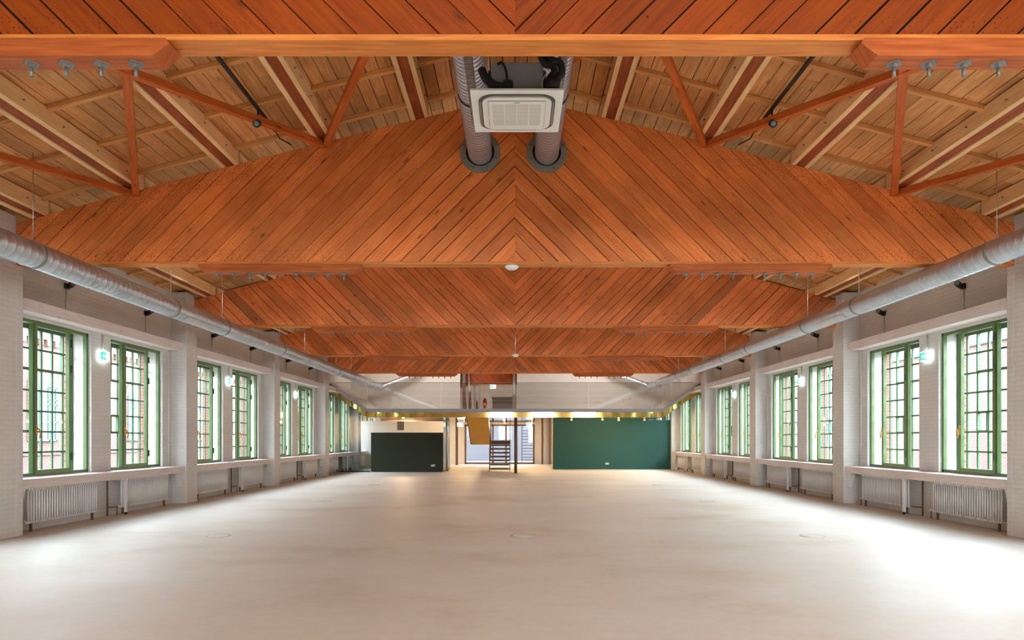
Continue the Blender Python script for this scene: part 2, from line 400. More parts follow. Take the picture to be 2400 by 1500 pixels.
    def build(s, name, mats, parent=None, origin=None, bevel=0, autosmooth=False):
        if origin is None: origin = Vector((0, 0, 0))
        o3 = Vector(origin)
        me = bpy.data.meshes.new(name)
        me.from_pydata([tuple(Vector(q) - o3) for q in s.v], [], s.f)
        uvl = me.uv_layers.new(name='UVMap')
        flat = [c for f in s.uv for q in f for c in q]
        uvl.data.foreach_set('uv', flat)
        at = me.attributes.new('tone', 'FLOAT', 'FACE'); at.data.foreach_set('value', s.t)
        if not isinstance(mats, (list, tuple)): mats = [mats]
        for m in mats: me.materials.append(m)
        me.polygons.foreach_set('material_index', s.m); me.polygons.foreach_set('use_smooth', s.sm)
        me.update()
        o = bpy.data.objects.new(name, me); COL.objects.link(o)
        if parent: o.parent = parent
        else: o.location = o3
        if bevel:
            b = o.modifiers.new('bevel', 'BEVEL'); b.width = bevel; b.segments = 2; b.limit_method = 'ANGLE'
        return o

def tag(o, label=None, cat=None, group=None, kind=None):
    if label: o['label'] = label
    if cat: o['category'] = cat
    if group: o['group'] = group
    if kind: o['kind'] = kind
    return o
def empty(name, loc, label=None, cat=None, group=None, kind=None, rz=0):
    o = bpy.data.objects.new(name, None); COL.objects.link(o); o.location = loc; o.rotation_euler = (0, 0, rz)
    o.empty_display_size = 0.2
    return tag(o, label, cat, group, kind)
KIDS = {}
def kids(o):
    return list(o.children)
def copy_tree(o, parent=None, loc=None, rz=None, label=None, name=None):
    c = o.copy(); COL.objects.link(c)
    if parent: c.parent = parent
    if loc is not None: c.location = loc
    if rz is not None: c.rotation_euler = (0, 0, rz)
    if label: c['label'] = label
    for ch in kids(o): copy_tree(ch, c)
    return c

SIDE = {-1: 'kiosk side', 1: 'partition side'}
WALLN = {-1: 'on the kiosk side wall', 1: 'on the green partition side wall'}
ORD = ['nearest', 'second', 'third', 'fourth', 'fifth', 'sixth', 'seventh', 'eighth', 'ninth', 'tenth']
BAY = ['in the nearest bay', 'in the second bay', 'in the third bay', 'at the mezzanine', 'in the deepest bay']

def ztop(x):
    x = abs(x); return H + 5.42 - 0.235 * x - 0.0025 * x * x

def curve(pts, n_=5):
    P = [Vector(p) for p in pts]; P = [P[0] * 2 - P[1]] + P + [P[-1] * 2 - P[-2]]; out = []
    for i in range(1, len(P) - 2):
        a, b_, c, d = P[i - 1], P[i], P[i + 1], P[i + 2]
        for k in range(n_):
            t = k / n_
            out.append(0.5 * ((2 * b_) + (c - a) * t + (2 * a - 5 * b_ + 4 * c - d) * t * t + (3 * b_ - a - 3 * c + d) * t ** 3))
    out.append(P[-2]); return out

# ------------------------------------------------------------------ room shell
Y0, Y1 = -7.0, 41.6
b = MB(); b.box(-8.9, 8.9, Y0 - 0.3, Y1 + 6, -0.2, 0.0); b.build('floor', M['floor'])['kind'] = 'structure'

fars = [-13.05 + 6.0 * k for k in range(0, 10)]          # far faces of the pilasters
bays = [(f, f + 5.44) for f in fars if f + 5.44 > Y0 + 0.4 and f < Y1 - 1]
openings = []
for f, e in bays:
    for a, c in ((f + 0.32, f + 2.36), (f + 3.0, f + 5.04)):
        if a > Y0 + 0.3 and c < Y1 - 0.3: openings.append((a, c))
ZS, ZT, WT = 0.907, 3.60, H + 3.5
for s, nm in ((-1, 'left'), (1, 'right')):
    b = MB()
    def layer(xa, xb, mi, inset):
        xa, xb = s * xa, s * xb
        b.wbox(xa, xb, Y0, Y1, 0 if mi == 0 else -0.1, ZS + inset, mi)
        b.wbox(xa, xb, Y0, Y1, ZT - inset, WT + 0.1, mi)
        y = Y0
        for a, c in openings:
            b.wbox(xa, xb, y, a + inset, ZS + inset, ZT - inset, mi); y = c - inset
        b.wbox(xa, xb, y, Y1, ZS + inset, ZT - inset, mi)
    layer(8.26, 8.655, 0, 0.0); layer(8.655, 8.82, 1, 0.035)
    o = b.build('wall_' + nm, [M['brick_w'], M['brick_r']]); o['kind'] = 'structure'

# pilasters
for s in (-1, 1):
    for f in fars:
        if f < Y0 or f > Y1: continue
        b = MB(); b.wbox(s * 7.886, s * 8.27, f - 0.56, f - 0.155, 0, WT + 0.02); b.wbox(s * 7.886, s * 8.27, f - 0.155, f, 0, H + 2.755)
        o = b.build('brick_pilaster', M['brick_w'], bevel=0.012)
        o['kind'] = 'structure'

# gable wall behind the camera with four tall windows
gx = [(-2.4, -0.4), (1.75, 3.75), (5.95, 7.85)]
b = MB(); b.wbox(-8.9, 8.9, Y0 - 0.4, Y0, 0, 1.0); b.wbox(-8.9, 8.9, Y0 - 0.4, Y0, 4.5, 7.4)
x = -8.9
for a, c in gx: b.wbox(x, a, Y0 - 0.4, Y0, 1.0, 4.5); x = c
b.wbox(x, 8.9, Y0 - 0.4, Y0, 1.0, 4.5)
b.build('wall_front', M['brick_w'])['kind'] = 'structure'
for i, (a, c) in enumerate(gx):
    b = MB(); yy = Y0 - 0.2
    for k in range(6):
        xx = a + (c - a) * k / 5; b.box(xx - 0.02, xx + 0.02, yy - 0.02, yy + 0.02, 1.0, 4.5)
    for k in range(9):
        zz = 1.0 + 3.5 * k / 8; b.box(a, c, yy - 0.02, yy + 0.02, zz - 0.02, zz + 0.02)
    b.build('window_%d' % (40 + i), M['green_out'])['kind'] = 'structure'

# end wall at the very back
b = MB(); b.wbox(-8.9, -3.02, Y1, Y1 + 0.3, 0, 7.4); b.wbox(1.14, 8.9, Y1, Y1 + 0.3, 0, 7.4)
b.wbox(-3.02, 1.14, Y1, Y1 + 0.3, 2.42, 7.4)
b.build('wall_back', M['plaster'])['kind'] = 'structure'

# ceiling: roof boards running the length of the hall, above them a solid deck
b = MB(); w_ = 0.2; xs = [0.0]
while xs[-1] < 8.9: xs.append(xs[-1] + random.uniform(0.17, 0.22))
for s in (-1, 1):
    for i in range(len(xs) - 1):
        xa, xb = xs[i] + 0.006, xs[i + 1] - 0.006
        za, zb = ztop(xa) + 0.22, ztop(xb) + 0.22
        y = Y0 - 0.4 - random.uniform(0, 3)
        while y < Y1 + 0.3:
            y2 = y + random.choice((3.0, 4.5, 6.0))
            pts = [(s * xa, y, za), (s * xb, y, zb), (s * xb, y2 - 0.005, zb), (s * xa, y2 - 0.005, za)]
            if s < 0: pts = pts[::-1]
            top = [(q[0], q[1], q[2] + 0.03) for q in pts]
            d = Vector((s * 1, 0, -0.24)).normalized()
            b.hexa(pts + top, (Vector((0, 1, 0)), d, Vector((0, 0, 1))), random.random() ** 0.8)
            y = y2
for s in (-1, 1):
    q = [(0, 0), (3, 0), (6, 0), (9.1, 0)]
    for i in range(3):
        xa, xb = q[i][0], q[i + 1][0]
        pts = [(s * xa, Y0 - 0.4, ztop(xa) + 0.262), (s * xb, Y0 - 0.4, ztop(xb) + 0.262), (s * xb, Y1 + 0.3, ztop(xb) + 0.262), (s * xa, Y1 + 0.3, ztop(xa) + 0.262)]
        if s < 0: pts = pts[::-1]
        b.hexa(pts + [(p[0], p[1], p[2] + 0.1) for p in pts], (Vector((0, 1, 0)), Vector((1, 0, 0)), Vector((0, 0, 1))), 0.1, mi=1)
b.build('ceiling', [M['roof'], M['core']])['kind'] = 'structure'

# ------------------------------------------------------------------ roof trusses
def clip(poly, nx, nz, d):            # keep points with nx*x+nz*z <= d
    out = []
    for i in range(len(poly)):
        p, q = poly[i], poly[(i + 1) % len(poly)]
        a, c = nx * p[0] + nz * p[1] - d, nx * q[0] + nz * q[1] - d
        if a <= 0: out.append(p)
        if (a < 0 < c) or (c < 0 < a):
            t = a / (a - c); out.append((p[0] + (q[0] - p[0]) * t, p[1] + (q[1] - p[1]) * t))
    return out

def make_bolt(parent, x, y, z):
    b = MB()
    r = 0.062
    f = lambda a, c, d: (x + a, y + c, z + d)
    b.prism([(r, 0), (0, r), (-r, 0), (0, -r)], f, 0.0, -0.010)
    b.prism([(0.026 * math.cos(PI / 3 * k), 0.026 * math.sin(PI / 3 * k)) for k in range(6)], f, -0.010, -0.034)
    b.tube([(x, y, z - 0.03), (x, y, z - 0.095)], 0.013, 10)
    return b.build('bolt', M['bolt'], parent)

BX = [2.72, 2.97, 3.22, 3.47, 3.97, 4.22, 4.47, 4.72]
def truss(Yn, zc, dirs, label, mat, spl=(2.46, 5.0)):
    root = empty('roof_truss', (0, Yn, 0), label, 'roof truss', 'planked timber trusses across the hall')
    zb = H + zc + 0.042
    b = MB(); core = MB()
    xsN = [0.0, 1, 2, 3, 4, 5, 6, 7, 8.16]
    for s in (-1, 1):
        sl = dirs[0] if s < 0 else dirs[1]
        poly = [(0, zb), (s * 8.16, zb)] + [(s * x, ztop(x)) for x in xsN[::-1]]
        if s < 0: poly = poly[::-1]
        if sl == '/': nx, nz, uu = -math.sqrt(.5), math.sqrt(.5), (1, 1)
        else: nx, nz, uu = math.sqrt(.5), math.sqrt(.5), (1, -1)
        ds = [nx * p[0] + nz * p[1] for p in poly]; d = min(ds) - random.uniform(0, .15)
        while d < max(ds):
            w = random.choice((0.2, 0.205, 0.21, 0.21, 0.19, 0.16)); g = random.choice((0.006, 0.008, 0.010, 0.016))
            q = clip(clip(poly, nx, nz, d + w - g / 2), -nx, -nz, -(d + g / 2))
            if len(q) >= 3:
                b.prism(q, lambda a, c, e: (a, e, c), random.uniform(-0.002, 0.002), 0.022, tone=random.random(), u=uu)
            d += w
        core.prism(poly, lambda a, c, e: (a, e, c), 0.024, 0.17, tone=0.3)
    b.build('planking', mat, root)
    core.build('web_core', M['core'], root)
    c = MB(); xx = -8.12
    for x2 in (-4.0, 3.9, 8.12): c.box(xx, x2 - 0.002, -0.012, 0.2, H + zc, H + zc + 0.042, u='x'); xx = x2
    # top chord rib, seen as the truss edge
    c.build('bottom_chord', M['chord'], root, bevel=0.004)
    for s in (-1, 1):
        sp = MB(); zt, z0 = H + zc - 0.002, H + zc - 0.128
        a, e = spl
        poly = [(a, zt), (a - 0.03, zt - 0.035), (a + 0.09, z0), (e - 0.11, z0), (e + 0.0, zt - 0.05), (e, zt)]
        poly = [(s * q[0], q[1]) for q in poly]
        if s > 0: poly = poly[::-1]
        sp.prism(poly, lambda a_, c_, d_: (a_, d_, c_), -0.045, 0.15, u=(1, 0))
        so = sp.build('splice_timber', M['splice'], root, bevel=0.006)
        for x in BX: make_bolt(so, s * x, 0.06, H + zc - 0.128)
    return root

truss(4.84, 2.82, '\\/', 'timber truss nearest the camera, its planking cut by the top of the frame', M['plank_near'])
truss(10.80, 2.757, '/\\', 'fully visible planked truss pierced by two round ducts', M['plank'])
truss(16.80, 2.757, '\\/', 'planked truss right behind the one pierced by the ducts', M['plank_far'])
truss(22.80, 2.757, '\\/', 'planked truss second behind the one pierced by the ducts', M['plank_far'])
truss(28.80, 2.757, '/\\', 'rearmost whole planked truss, in front of the mezzanine glass', M['plank_far'])
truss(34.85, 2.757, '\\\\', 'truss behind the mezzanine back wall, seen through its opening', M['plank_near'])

TB = [4.84, 10.8, 16.8, 22.8, 28.8]
TBN = ['nearest roof bay', 'second roof bay', 'third roof bay', 'fourth roof bay']
# purlins: red timber sandwiched by two new pale ones
for bi, lst in enumerate(([1.5, 3.0, 4.5, 6.0, 7.5], [3.0, 4.5, 6.0, 7.5], [4.5, 6.0, 7.5], [6.0, 7.5])):
    ya, yb = TB[bi] + 0.02, TB[bi + 1] + 0.1
    for s in (-1, 1):
        for xi in lst:
            n_ = int(xi / 1.5) - 1; z = ztop(xi)
            r = empty('purlin', (s * xi, ya, z), 'red purlin clad with pale battens, %s from ridge, %s, %s' % (['first', 'second', 'third', 'fourth', 'fifth'][n_], TBN[bi], SIDE[s]), 'purlin', 'purlins under the roof boards')
            dz = -0.235 * s
            def para(b, x0, x1, y0, y1, z0, z1):
                p = [(x0, y0, z0 + dz * x0), (x1, y0, z0 + dz * x1), (x1, y1, z0 + dz * x1), (x0, y1, z0 + dz * x0)]
                b.hexa(p + [(q[0], q[1], q[2] + z1 - z0) for q in p], (Vector((0, 1, 0)), Vector((1, 0, 0)), Vector((0, 0, 1))))
            b = MB(); para(b, -0.07, 0.07, 0, yb - ya, 0.008, 0.215); b.build('red_timber', M['red'], r)
            for q in (-1, 1):
                b = MB(); x0, x1 = sorted((q * 0.072, q * 0.135)); para(b, x0, x1, 0, yb - ya - 0.12, -0.012, 0.20)
                o = b.build('side_batten', M['pale'], r)
                if bi: continue
                for k in range(8):
                    b = MB(); y = 0.4 + k * 0.72; b.tube([(q * 0.133, y, 0.09 - 0.235 * s * q * 0.13), (q * 0.158, y, 0.09 - 0.235 * s * q * .13)], 0.009, 6)
                    b.build('screw', M['bolt'], o)

# cross battens
for bi in range(3):
    ya, yb = TB[bi] + 0.17, TB[bi + 1]
    for s in (-1, 1):
        for k in range(6):
            y = ya + 0.45 + (yb - ya - 0.6) * k / 5
            b = MB()
            pts = [0, 2, 4, 6, 8.24]
            for i in range(4):
                p0, p1 = (s * pts[i], y, ztop(pts[i]) + 0.19), (s * pts[i + 1], y, ztop(pts[i + 1]) + 0.19)
                b.beam(p0, p1, 0.075, 0.055, tone=random.uniform(.3, .8))
            o = b.build('roof_batten', M['batten'], origin=(s * 4, y, ztop(4) + 0.19))
            tag(o, 'cross batten under the roof boards, %s of six, %s, %s' % (ORD[k], TBN[bi], SIDE[s]), 'batten', 'cross battens under the roof boards')

# diagonal wind braces between the two nearest trusses
nodes = [0, 3.0, 6.0, 8.15]
for s in (-1, 1):
    for i in range(3):
        xa, xb = nodes[i], nodes[i + 1]
        for (p, q, wrd) in ((xa, xb, 'rising towards the nearest truss'), (xb, xa, 'falling towards the nearest truss')):
            if i == 2 and p == xb: pass
            P0 = Vector((s * p, TB[0] + 0.18, ztop(p) - 0.05)); P1 = Vector((s * q, TB[1] - 0.0, ztop(q) - 0.05))
            if p == xb: P0.z -= 0.0; P1.z -= 0.0
            b = MB(); b.beam(P0 - Vector(P0), P1 - P0, 0.10, 0.09, tone=0.5)
            o = b.build('diagonal_brace', M['brace']); o.location = P0
            tag(o, 'red diagonal brace %s, %s pair from the ridge, %s' % (wrd, ['first', 'second', 'third'][i], SIDE[s]), 'brace', 'wind braces between the two nearest trusses')

# ------------------------------------------------------------------ windows
def make_window():
    """local: x into the wall (outwards +), y along, z from the sill; origin at centre of opening"""
    r = empty('window_1', (0, 0, 0), kind='structure')
    W, hgt = 2.04, ZT - ZS
    a = -W / 2
    b = MB(); x0, x1 = 0.06, 0.13                    # inner frame plane
    fw = 0.055
    b.box(x0, x1, a, a + fw, 0, hgt); b.box(x0, x1, -a - fw, -a, 0, hgt)
    b.box(x0, x1, a, -a, 0, fw); b.box(x0, x1, a, -a, hgt - fw, hgt)
    m1, m2 = a + 0.54, -a - 0.54
    for m in (m1, m2): b.box(x0, x1, m - 0.03, m + 0.03, fw, hgt - fw)
    b.build('window_frame', M['green_in'], r, bevel=0.004)
    b = MB(); x2, x3 = x0 - 0.02, x0 + 0.03          # casement sash in the middle
    b.box(x2, x3, m1, m1 + 0.06, fw * .6, hgt - fw * .6); b.box(x2, x3, m2 - 0.06, m2, fw * .6, hgt - fw * .6)
    b.box(x2, x3, m1 + 0.06, m2 - 0.06, fw * .6, fw + 0.05); b.box(x2, x3, m1 + 0.06, m2 - 0.06, hgt - fw - 0.04, hgt - fw * .6)
    sash = b.build('casement_sash', M['green_in'], r, bevel=0.004)
    b = MB(); b.tube([(x2 - 0.012, m2 - 0.03, 0.83), (x2 - 0.045, m2 - 0.03, 0.81), (x2 - 0.06, m2 - 0.06, 0.74), (x2 - 0.05, m2 - 0.05, 0.66)], 0.012, 8)
    b.box(x2 - 0.014, x2, m2 - 0.048, m2 - 0.012, 0.72, 0.90)
    b.build('handle', M['brass_handle'], sash)
    for z in (0.32, 1.95, 2.42):
        b = MB(); b.tube([(x2 - 0.012, m1, z - 0.07), (x2 - 0.012, m1, z + 0.07)], 0.016, 8); b.build('hinge', M['dhinge'], sash)
    b = MB(); xg = 0.095
    b.quadface((0, 1, 2, 3), [(0, 0), (1, 0), (1, 1), (0, 1)]); b.v += [(xg, a + fw, fw), (xg, -a - fw, fw), (xg, -a - fw, hgt - fw), (xg, a + fw, hgt - fw)]
    b.build('inner_pane', M['glass'], r)
    # outer steel window, seven by seven panes
    b = MB(); xa, xb = 0.36, 0.395; z0, z1 = 0.035, hgt - 0.07
    b.box(xa, xb, a, a + 0.05, 0, hgt); b.box(xa, xb, -a - 0.05, -a, 0, hgt); b.box(xa, xb, a, -a, 0, 0.05); b.box(xa, xb, a, -a, hgt - 0.09, hgt)
    cy = [a + W * k / 7 for k in range(8)]; rz = [z0 + (z1 - z0) * k / 7 for k in range(8)]
    for y in cy[1:-1]: b.box(xa, xb - 0.005, y - 0.018, y + 0.018, z0, z1)
    for z in rz[1:-1]: b.box(xa + 0.002, xb - 0.008, a, -a, z - 0.016, z + 0.016)
    b.build('muntin_window', M['green_out'], r)
    def sub(name, c0, c1, r0, r1):
        b = MB(); t = 0.028; xx, xy = xa - 0.018, xb + 0.004
        b.box(xx, xy, cy[c0], cy[c0] + t, rz[r0], rz[r1]); b.box(xx, xy, cy[c1] - t, cy[c1], rz[r0], rz[r1])
        b.box(xx, xy, cy[c0], cy[c1], rz[r0], rz[r0] + t); b.box(xx, xy, cy[c0], cy[c1], rz[r1] - t, rz[r1])
        return b.build(name, M['green_out'], r)
    sub('top_vent_sash', 1, 5, 5, 7); v = sub('small_vent_sash', 4, 5, 2, 3)
    b = MB(); xg = 0.38
    b.quadface((0, 1, 2, 3), [(0, 0), (1, 0), (1, 1), (0, 1)]); b.v += [(xg, a, 0), (xg, -a, 0), (xg, -a, hgt), (xg, a, hgt)]
    b.build('outer_pane', M['glass'], r)
    return r

win0 = make_window(); wi = 0
for s in (-1, 1):
    for a, c in openings:
        o = win0 if wi == 0 else copy_tree(win0)
        wi += 1; o.name = 'window_%d' % wi
        o.location = (s * 8.26, (a + c) / 2, ZS); o.rotation_euler = (0, 0, 0 if s > 0 else PI)

# ------------------------------------------------------------------ timber lintels, sills, radiators
vb = [(f, e, i) for i, (f, e) in enumerate([(10.95, 16.39), (16.95, 22.39), (22.95, 28.39), (28.95, 34.39), (34.95, 40.39)])]
nearb = (4.95, 10.39, -1)
for s in (-1, 1):
    for f, e, i in vb:
        L = e - f
        b = MB(); poly = [(0, 3.85), (0, 3.65), (L - 0.2, 3.65), (L, 3.73), (L, 3.85)]
        b.prism(poly, lambda a, c, d: (s * d, f + a, c), 7.97, 8.262, u=(1, 0))
        o = b.build('timber_lintel', M['pinkwood'], origin=(s * 8.1, f, 3.65), bevel=0.006)
        tag(o, 'whitewashed timber lintel above the window pair %s, %s' % (BAY[i], WALLN[s]), 'lintel', 'whitewashed lintels over the windows')
        r = empty('window_bench', (s * 8.1, f, 0), 'whitewashed deep timber sill below the window pair %s, %s' % (BAY[i], WALLN[s].replace('on the ', '')), 'window sill', 'whitewashed timber sills')
        b = MB(); b.box(s * 7.93, s * 8.33, f, e, 0.735, ZS - 0.012, u='y'); b.build('sill_board', M['pinkwood'], r, origin=r.location, bevel=0.006)
        for yy, d in ((f, 1), (e, -1)):
            b = MB(); pl = [(0, 0.735), (0, 0.36), (0.06, 0.40), (0.09, 0.52), (0.16, 0.68), (0.17, 0.735)]
            b.prism([(q[0] * d, q[1]) for q in pl], lambda a, c, dd: (s * dd, yy + a, c), 7.97, 8.08, u=(0, 1))
            b.build('bracket', M['white'], r, origin=r.location)
        yp = f + 3.08
        b = MB(); b.box(s * 7.97, s * 8.02, yp - 0.025, yp + 0.025, 0.05, 0.735); o2 = b.build('leg', M['white'], r, origin=r.location)
        b = MB(); b.tube([(s * 7.995, yp, 0.0), (s * 7.995, yp, 0.05)], 0.026, 12); b.build('foot', M['black'], o2, origin=r.location)

def make_radiator():
    r = empty('radiator', (0, 0, 0)); n_ = 29; L = 1.9
    b = MB()
    for k in range(n_):
        y = -L / 2 + 0.03 + (L - 0.06) * k / (n_ - 1)
        b.tube([(-0.05, y, 0.16), (-0.05, y, 0.70)], 0.0185, 10, smooth=True)
        b.box(-0.075, 0.02, y - 0.022, y + 0.022, 0.145, 0.175); b.box(-0.075, 0.02, y - 0.022, y + 0.022, 0.69, 0.725)
    b.build('column_section', M['white'], r)
    b = MB(); b.tube([(-0.03, L / 2, 0.17), (-0.03, L / 2 + 0.07, 0.17), (-0.03, L / 2 + 0.09, 0.13), (-0.03, L / 2 + 0.09, 0.0)], 0.011, 8)
    b.build('supply_pipe', M['brown'], r)
    b = MB(); b.tube([(-0.03, L / 2 + 0.01, 0.17), (-0.03, L / 2 + 0.06, 0.17)], 0.026, 10); b.tube([(-0.03, L / 2 + 0.05, 0.17), (-0.09, L / 2 + 0.05, 0.17)], 0.02, 10)
    b.build('valve', M['white'], r)
    for y in (-L / 2 + 0.12, L / 2 - 0.12):
        b = MB(); b.box(-0.045, -0.01, y - 0.015, y + 0.015, 0, 0.15); b.build('foot', M['brown'], r)
    return r
rad0 = None
for s in (-1, 1):
    for f, e, i in vb:
        for j, yc in enumerate((f + 1.30, f + 3.98)):
            if i == 4 and s > 0: continue
            lab = 'white column radiator below the %s window %s, %s' % (['nearer', 'farther'][j], BAY[i], WALLN[s].replace('on the ', ''))
            if rad0 is None: rad0 = make_radiator(); o = rad0
            else: o = copy_tree(rad0)
            o.location = (s * 8.13, yc, 0); o.rotation_euler = (0, 0, 0 if s > 0 else PI)
            tag(o, lab, 'radiator', 'column radiators under the sills')

# heating risers + conduits
for s in (-1, 1):
    for f, e, i in vb[:4]:
        b = MB(); b.tube([(s * 8.21, f + 2.80, 0.0), (s * 8.21, f + 2.80, 0.735)], 0.017, 8)
        b.tube([(s * 8.21, f + 2.80, 0.17), (s * 8.12, f + 2.86, 0.17), (s * 8.1, f + 3.02, 0.17)], 0.012, 8)
        o = b.build('heating_riser', M['brown'], origin=(s * 8.21, f + 2.8, 0))
        tag(o, 'thin brown heating pipe between the radiators %s, %s' % (BAY[i], WALLN[s].replace('on the ', '')), 'pipe', 'heating pipes between the radiators')
        b = MB(); b.tube([(s * 8.245, e - 0.13, ZS - 0.02), (s * 8.245, e - 0.13, 3.65)], 0.013, 8)
        for z in (1.4, 2.2, 3.0): b.box(s * 8.226, s * 8.262, e - 0.155, e - 0.105, z, z + 0.03)
        o = b.build('wall_conduit', M['white'], origin=(s * 8.245, e - 0.13, 0))
        tag(o, 'white conduit beside the far pilaster %s, %s' % (BAY[i], WALLN[s].replace('on the ', '')), 'conduit', 'vertical conduits beside the pilasters')

# ------------------------------------------------------------------ illuminated escape signs on the piers
def make_sign():
    r = empty('exit_sign', (0, 0, 0))
    b = MB(); b.box(-0.03, 0.03, -0.15, 0.15, 0, 0.19); b.build('housing', M['sign_w'], r)
    b = MB(); b.box(-0.036, -0.031, -0.075, 0.145, 0.02, 0.17); g = b.build('green_panel', M['sign_g'], r)
    b = MB()    # arrow and door pictogram
    f = lambda a, c, d: (d, a, c)
    b.prism([(0.10, 0.095), (0.055, 0.14), (0.055, 0.108), (0.01, 0.108), (0.01, 0.082), (0.055, 0.082), (0.055, 0.05)], f, -0.041, -0.0365)
    b.prism([(-0.06, 0.04), (-0.06, 0.15), (-0.01, 0.15), (-0.01, 0.04)], f, -0.041, -0.0365)
    b.build('pictogram', M['sign_w'], r)
    b = MB(); b.tube([(0.012, 0, 0.19), (0.012, 0, 0.52)], 0.012, 8); b.build('conduit', M['steel'], r)
    return r
sg = None
for s in (-1, 1):
    for i in (0, 1, 2):
        f = vb[i][0]
        if sg is None: sg = make_sign(); o = sg
        else: o = copy_tree(sg)
        o.location = (s * 8.225, f + 2.70, 3.11); o.rotation_euler = (0, 0, 0 if s > 0 else PI)
        tag(o, 'glowing escape sign on the pier between windows %s, %s' % (BAY[i], WALLN[s].replace('on the ', '')), 'exit sign', 'escape signs on the window piers')

# ------------------------------------------------------------------ wall spotlights
def make_spot():
    r = empty('wall_spotlight', (0, 0, 0))
    b = MB(); b.box(-0.05, 0.0, -0.05, 0.05, -0.05, 0.05); b.build('mount', M['black'], r, bevel=0.006)
    b = MB(); b.tube([(-0.04, 0, 0.0), (-0.08, -0.02, 0.02)], 0.022, 10)
    b.tube([(-0.06, 0.02, 0.01), (-0.20, -0.10, 0.035)], 0.05, 16); bd = b.build('lamp_body', M['black'], r)
    b = MB(); d = Vector((-0.14, -0.12, 0.025)).normalized(); p = Vector((-0.20, -0.10, 0.035)); b.tube([p, p + d * 0.004], 0.042, 16); b.build('lens', M['lampglass'], bd)
    b = MB(); b.tube([(-0.008, 0, -0.05), (-0.008, 0, -0.53)], 0.007, 6); b.build('cable', M['steel'], r)
    return r
sp0 = None; cnt = {-1: 0, 1: 0}
for s in (-1, 1):
    for k in range(3):
        for yo in (12.55, 15.25):
            y = yo + 6.05 * (k - 0)
            if sp0 is None: sp0 = make_spot(); o = sp0
            else: o = copy_tree(sp0)
            o.location = (s * 8.26, y, H + 2.80); o.rotation_euler = (0, 0, 0)
            o.scale = (-1, 1, 1) if s < 0 else (1, 1, 1)
            tag(o, 'black wall spotlight, %s from the camera, above the lintels %s' % (ORD[cnt[s]], WALLN[s].replace('on the ', '')), 'spotlight', 'black spotlights above the windows')
            cnt[s] += 1
            ld = bpy.data.lights.new('spotlight_lamp', 'SPOT'); ld.energy = 45; ld.spot_size = math.radians(82); ld.spot_blend = 1.0; ld.shadow_soft_size = 0.06; ld.color = (1.0, 0.96, 0.9)
            lo = bpy.data.objects.new('spotlight_lamp', ld); COL.objects.link(lo); lo.location = (s * 7.95, y - 0.14, H + 2.93)
            lo.rotation_euler = (Vector((s * -2.0, y - 1.5, H + 4.9)) - lo.location).to_track_quat('-Z', 'Y').to_euler()

# ------------------------------------------------------------------ long spiral ducts
def ribs(b, p0, p1, r, step=0.14, n_=28, rib=0.003):
    p0, p1 = Vector(p0), Vector(p1); L = (p1 - p0).length; d = (p1 - p0) / L
    pts, rs = [], []; t = 0
    while t < L - 0.02:
        for dt, q in ((0, r), (0.006, r + rib), (0.012, r)):
            pts.append(p0 + d * (t + dt)); rs.append(q)
        t += step
    pts.append(p1); rs.append(r)
    b.tube(pts, r, n_, rs=rs)
rings = [9.35]
while rings[-1] < 30: rings += [rings[-1] + 3.75, rings[-1] + 6.05]
rings = sorted(set(round(q, 2) for q in rings if q < 33))
for s in (-1, 1):
    XD, ZD, R = s * 6.6, H + (2.515 if s < 0 else 2.555), (0.18 if s < 0 else 0.172)
    r = empty('ventilation_duct', (XD, 2.0, ZD), 'long silver spiral duct hanging %s' % ('over the wall towards the green kiosk' if s < 0 else 'over the wall towards the green partition'), 'ventilation duct', 'silver ducts along the side walls')
    O = r.location.copy()
    b = MB(); ribs(b, (XD, -6.9, ZD), (XD, 33.5, ZD), R); b.build('duct_pipe', M['duct'], r, origin=O)
    b = MB(); ribs(b, (XD, 33.35, ZD), (s * 4.6, 33.9, ZD + 0.80), 0.125, 0.1, 18); b.build('branch_pipe', M['duct'], r, origin=O)
    for k, y in enumerate([3.3] + rings):
        b = MB(); b.tube([(XD, y - 0.022, ZD), (XD, y + 0.022, ZD)], R + 0.009, 28)
        cl = b.build('clamp_ring', M['greysteel'], r, origin=O)
        b = MB(); b.tube([(XD, y, ZD + R), (XD, y, ztop(XD) + 0.16)], 0.0055, 6); b.build('hanger_wire', M['steel'], cl, origin=O)
    for y in (13.45, 19.5, 25.55):
        b = MB()
        # curved slotted grille on the lower inside of the duct
        for (t0, t1) in ((200, 222), (228, 250)):
            pass
        f = PI / 180
        a0, a1 = (-70, -30) if s < 0 else (-150, -110)
        seg = 6
        for q in range(seg):
            t0 = (a0 + (a1 - a0) * q / seg) * f; t1 = (a0 + (a1 - a0) * (q + 1) / seg) * f
            p = []
            for (t, rr) in ((t0, R + .002), (t1, R + .002)):
                p.append((XD + rr * math.cos(t), ZD + rr * math.sin(t)))
            p2 = [(XD + (R + .016) * math.cos(t), ZD + (R + .016) * math.sin(t)) for t in (t0, t1)]
            P = [(p[0][0], y, p[0][1]), (p[1][0], y, p[1][1]), (p[1][0], y + 1.15, p[1][1]), (p[0][0], y + 1.15, p[0][1]),
                 (p2[0][0], y, p2[0][1]), (p2[1][0], y, p2[1][1]), (p2[1][0], y + 1.15, p2[1][1]), (p2[0][0], y + 1.15, p2[0][1])]
            b.hexa(P, (Vector((0, 1, 0)), Vector((1, 0, 0)), Vector((0, 0, 1))))
        b.build('air_grille', M['steel'], r, origin=O)

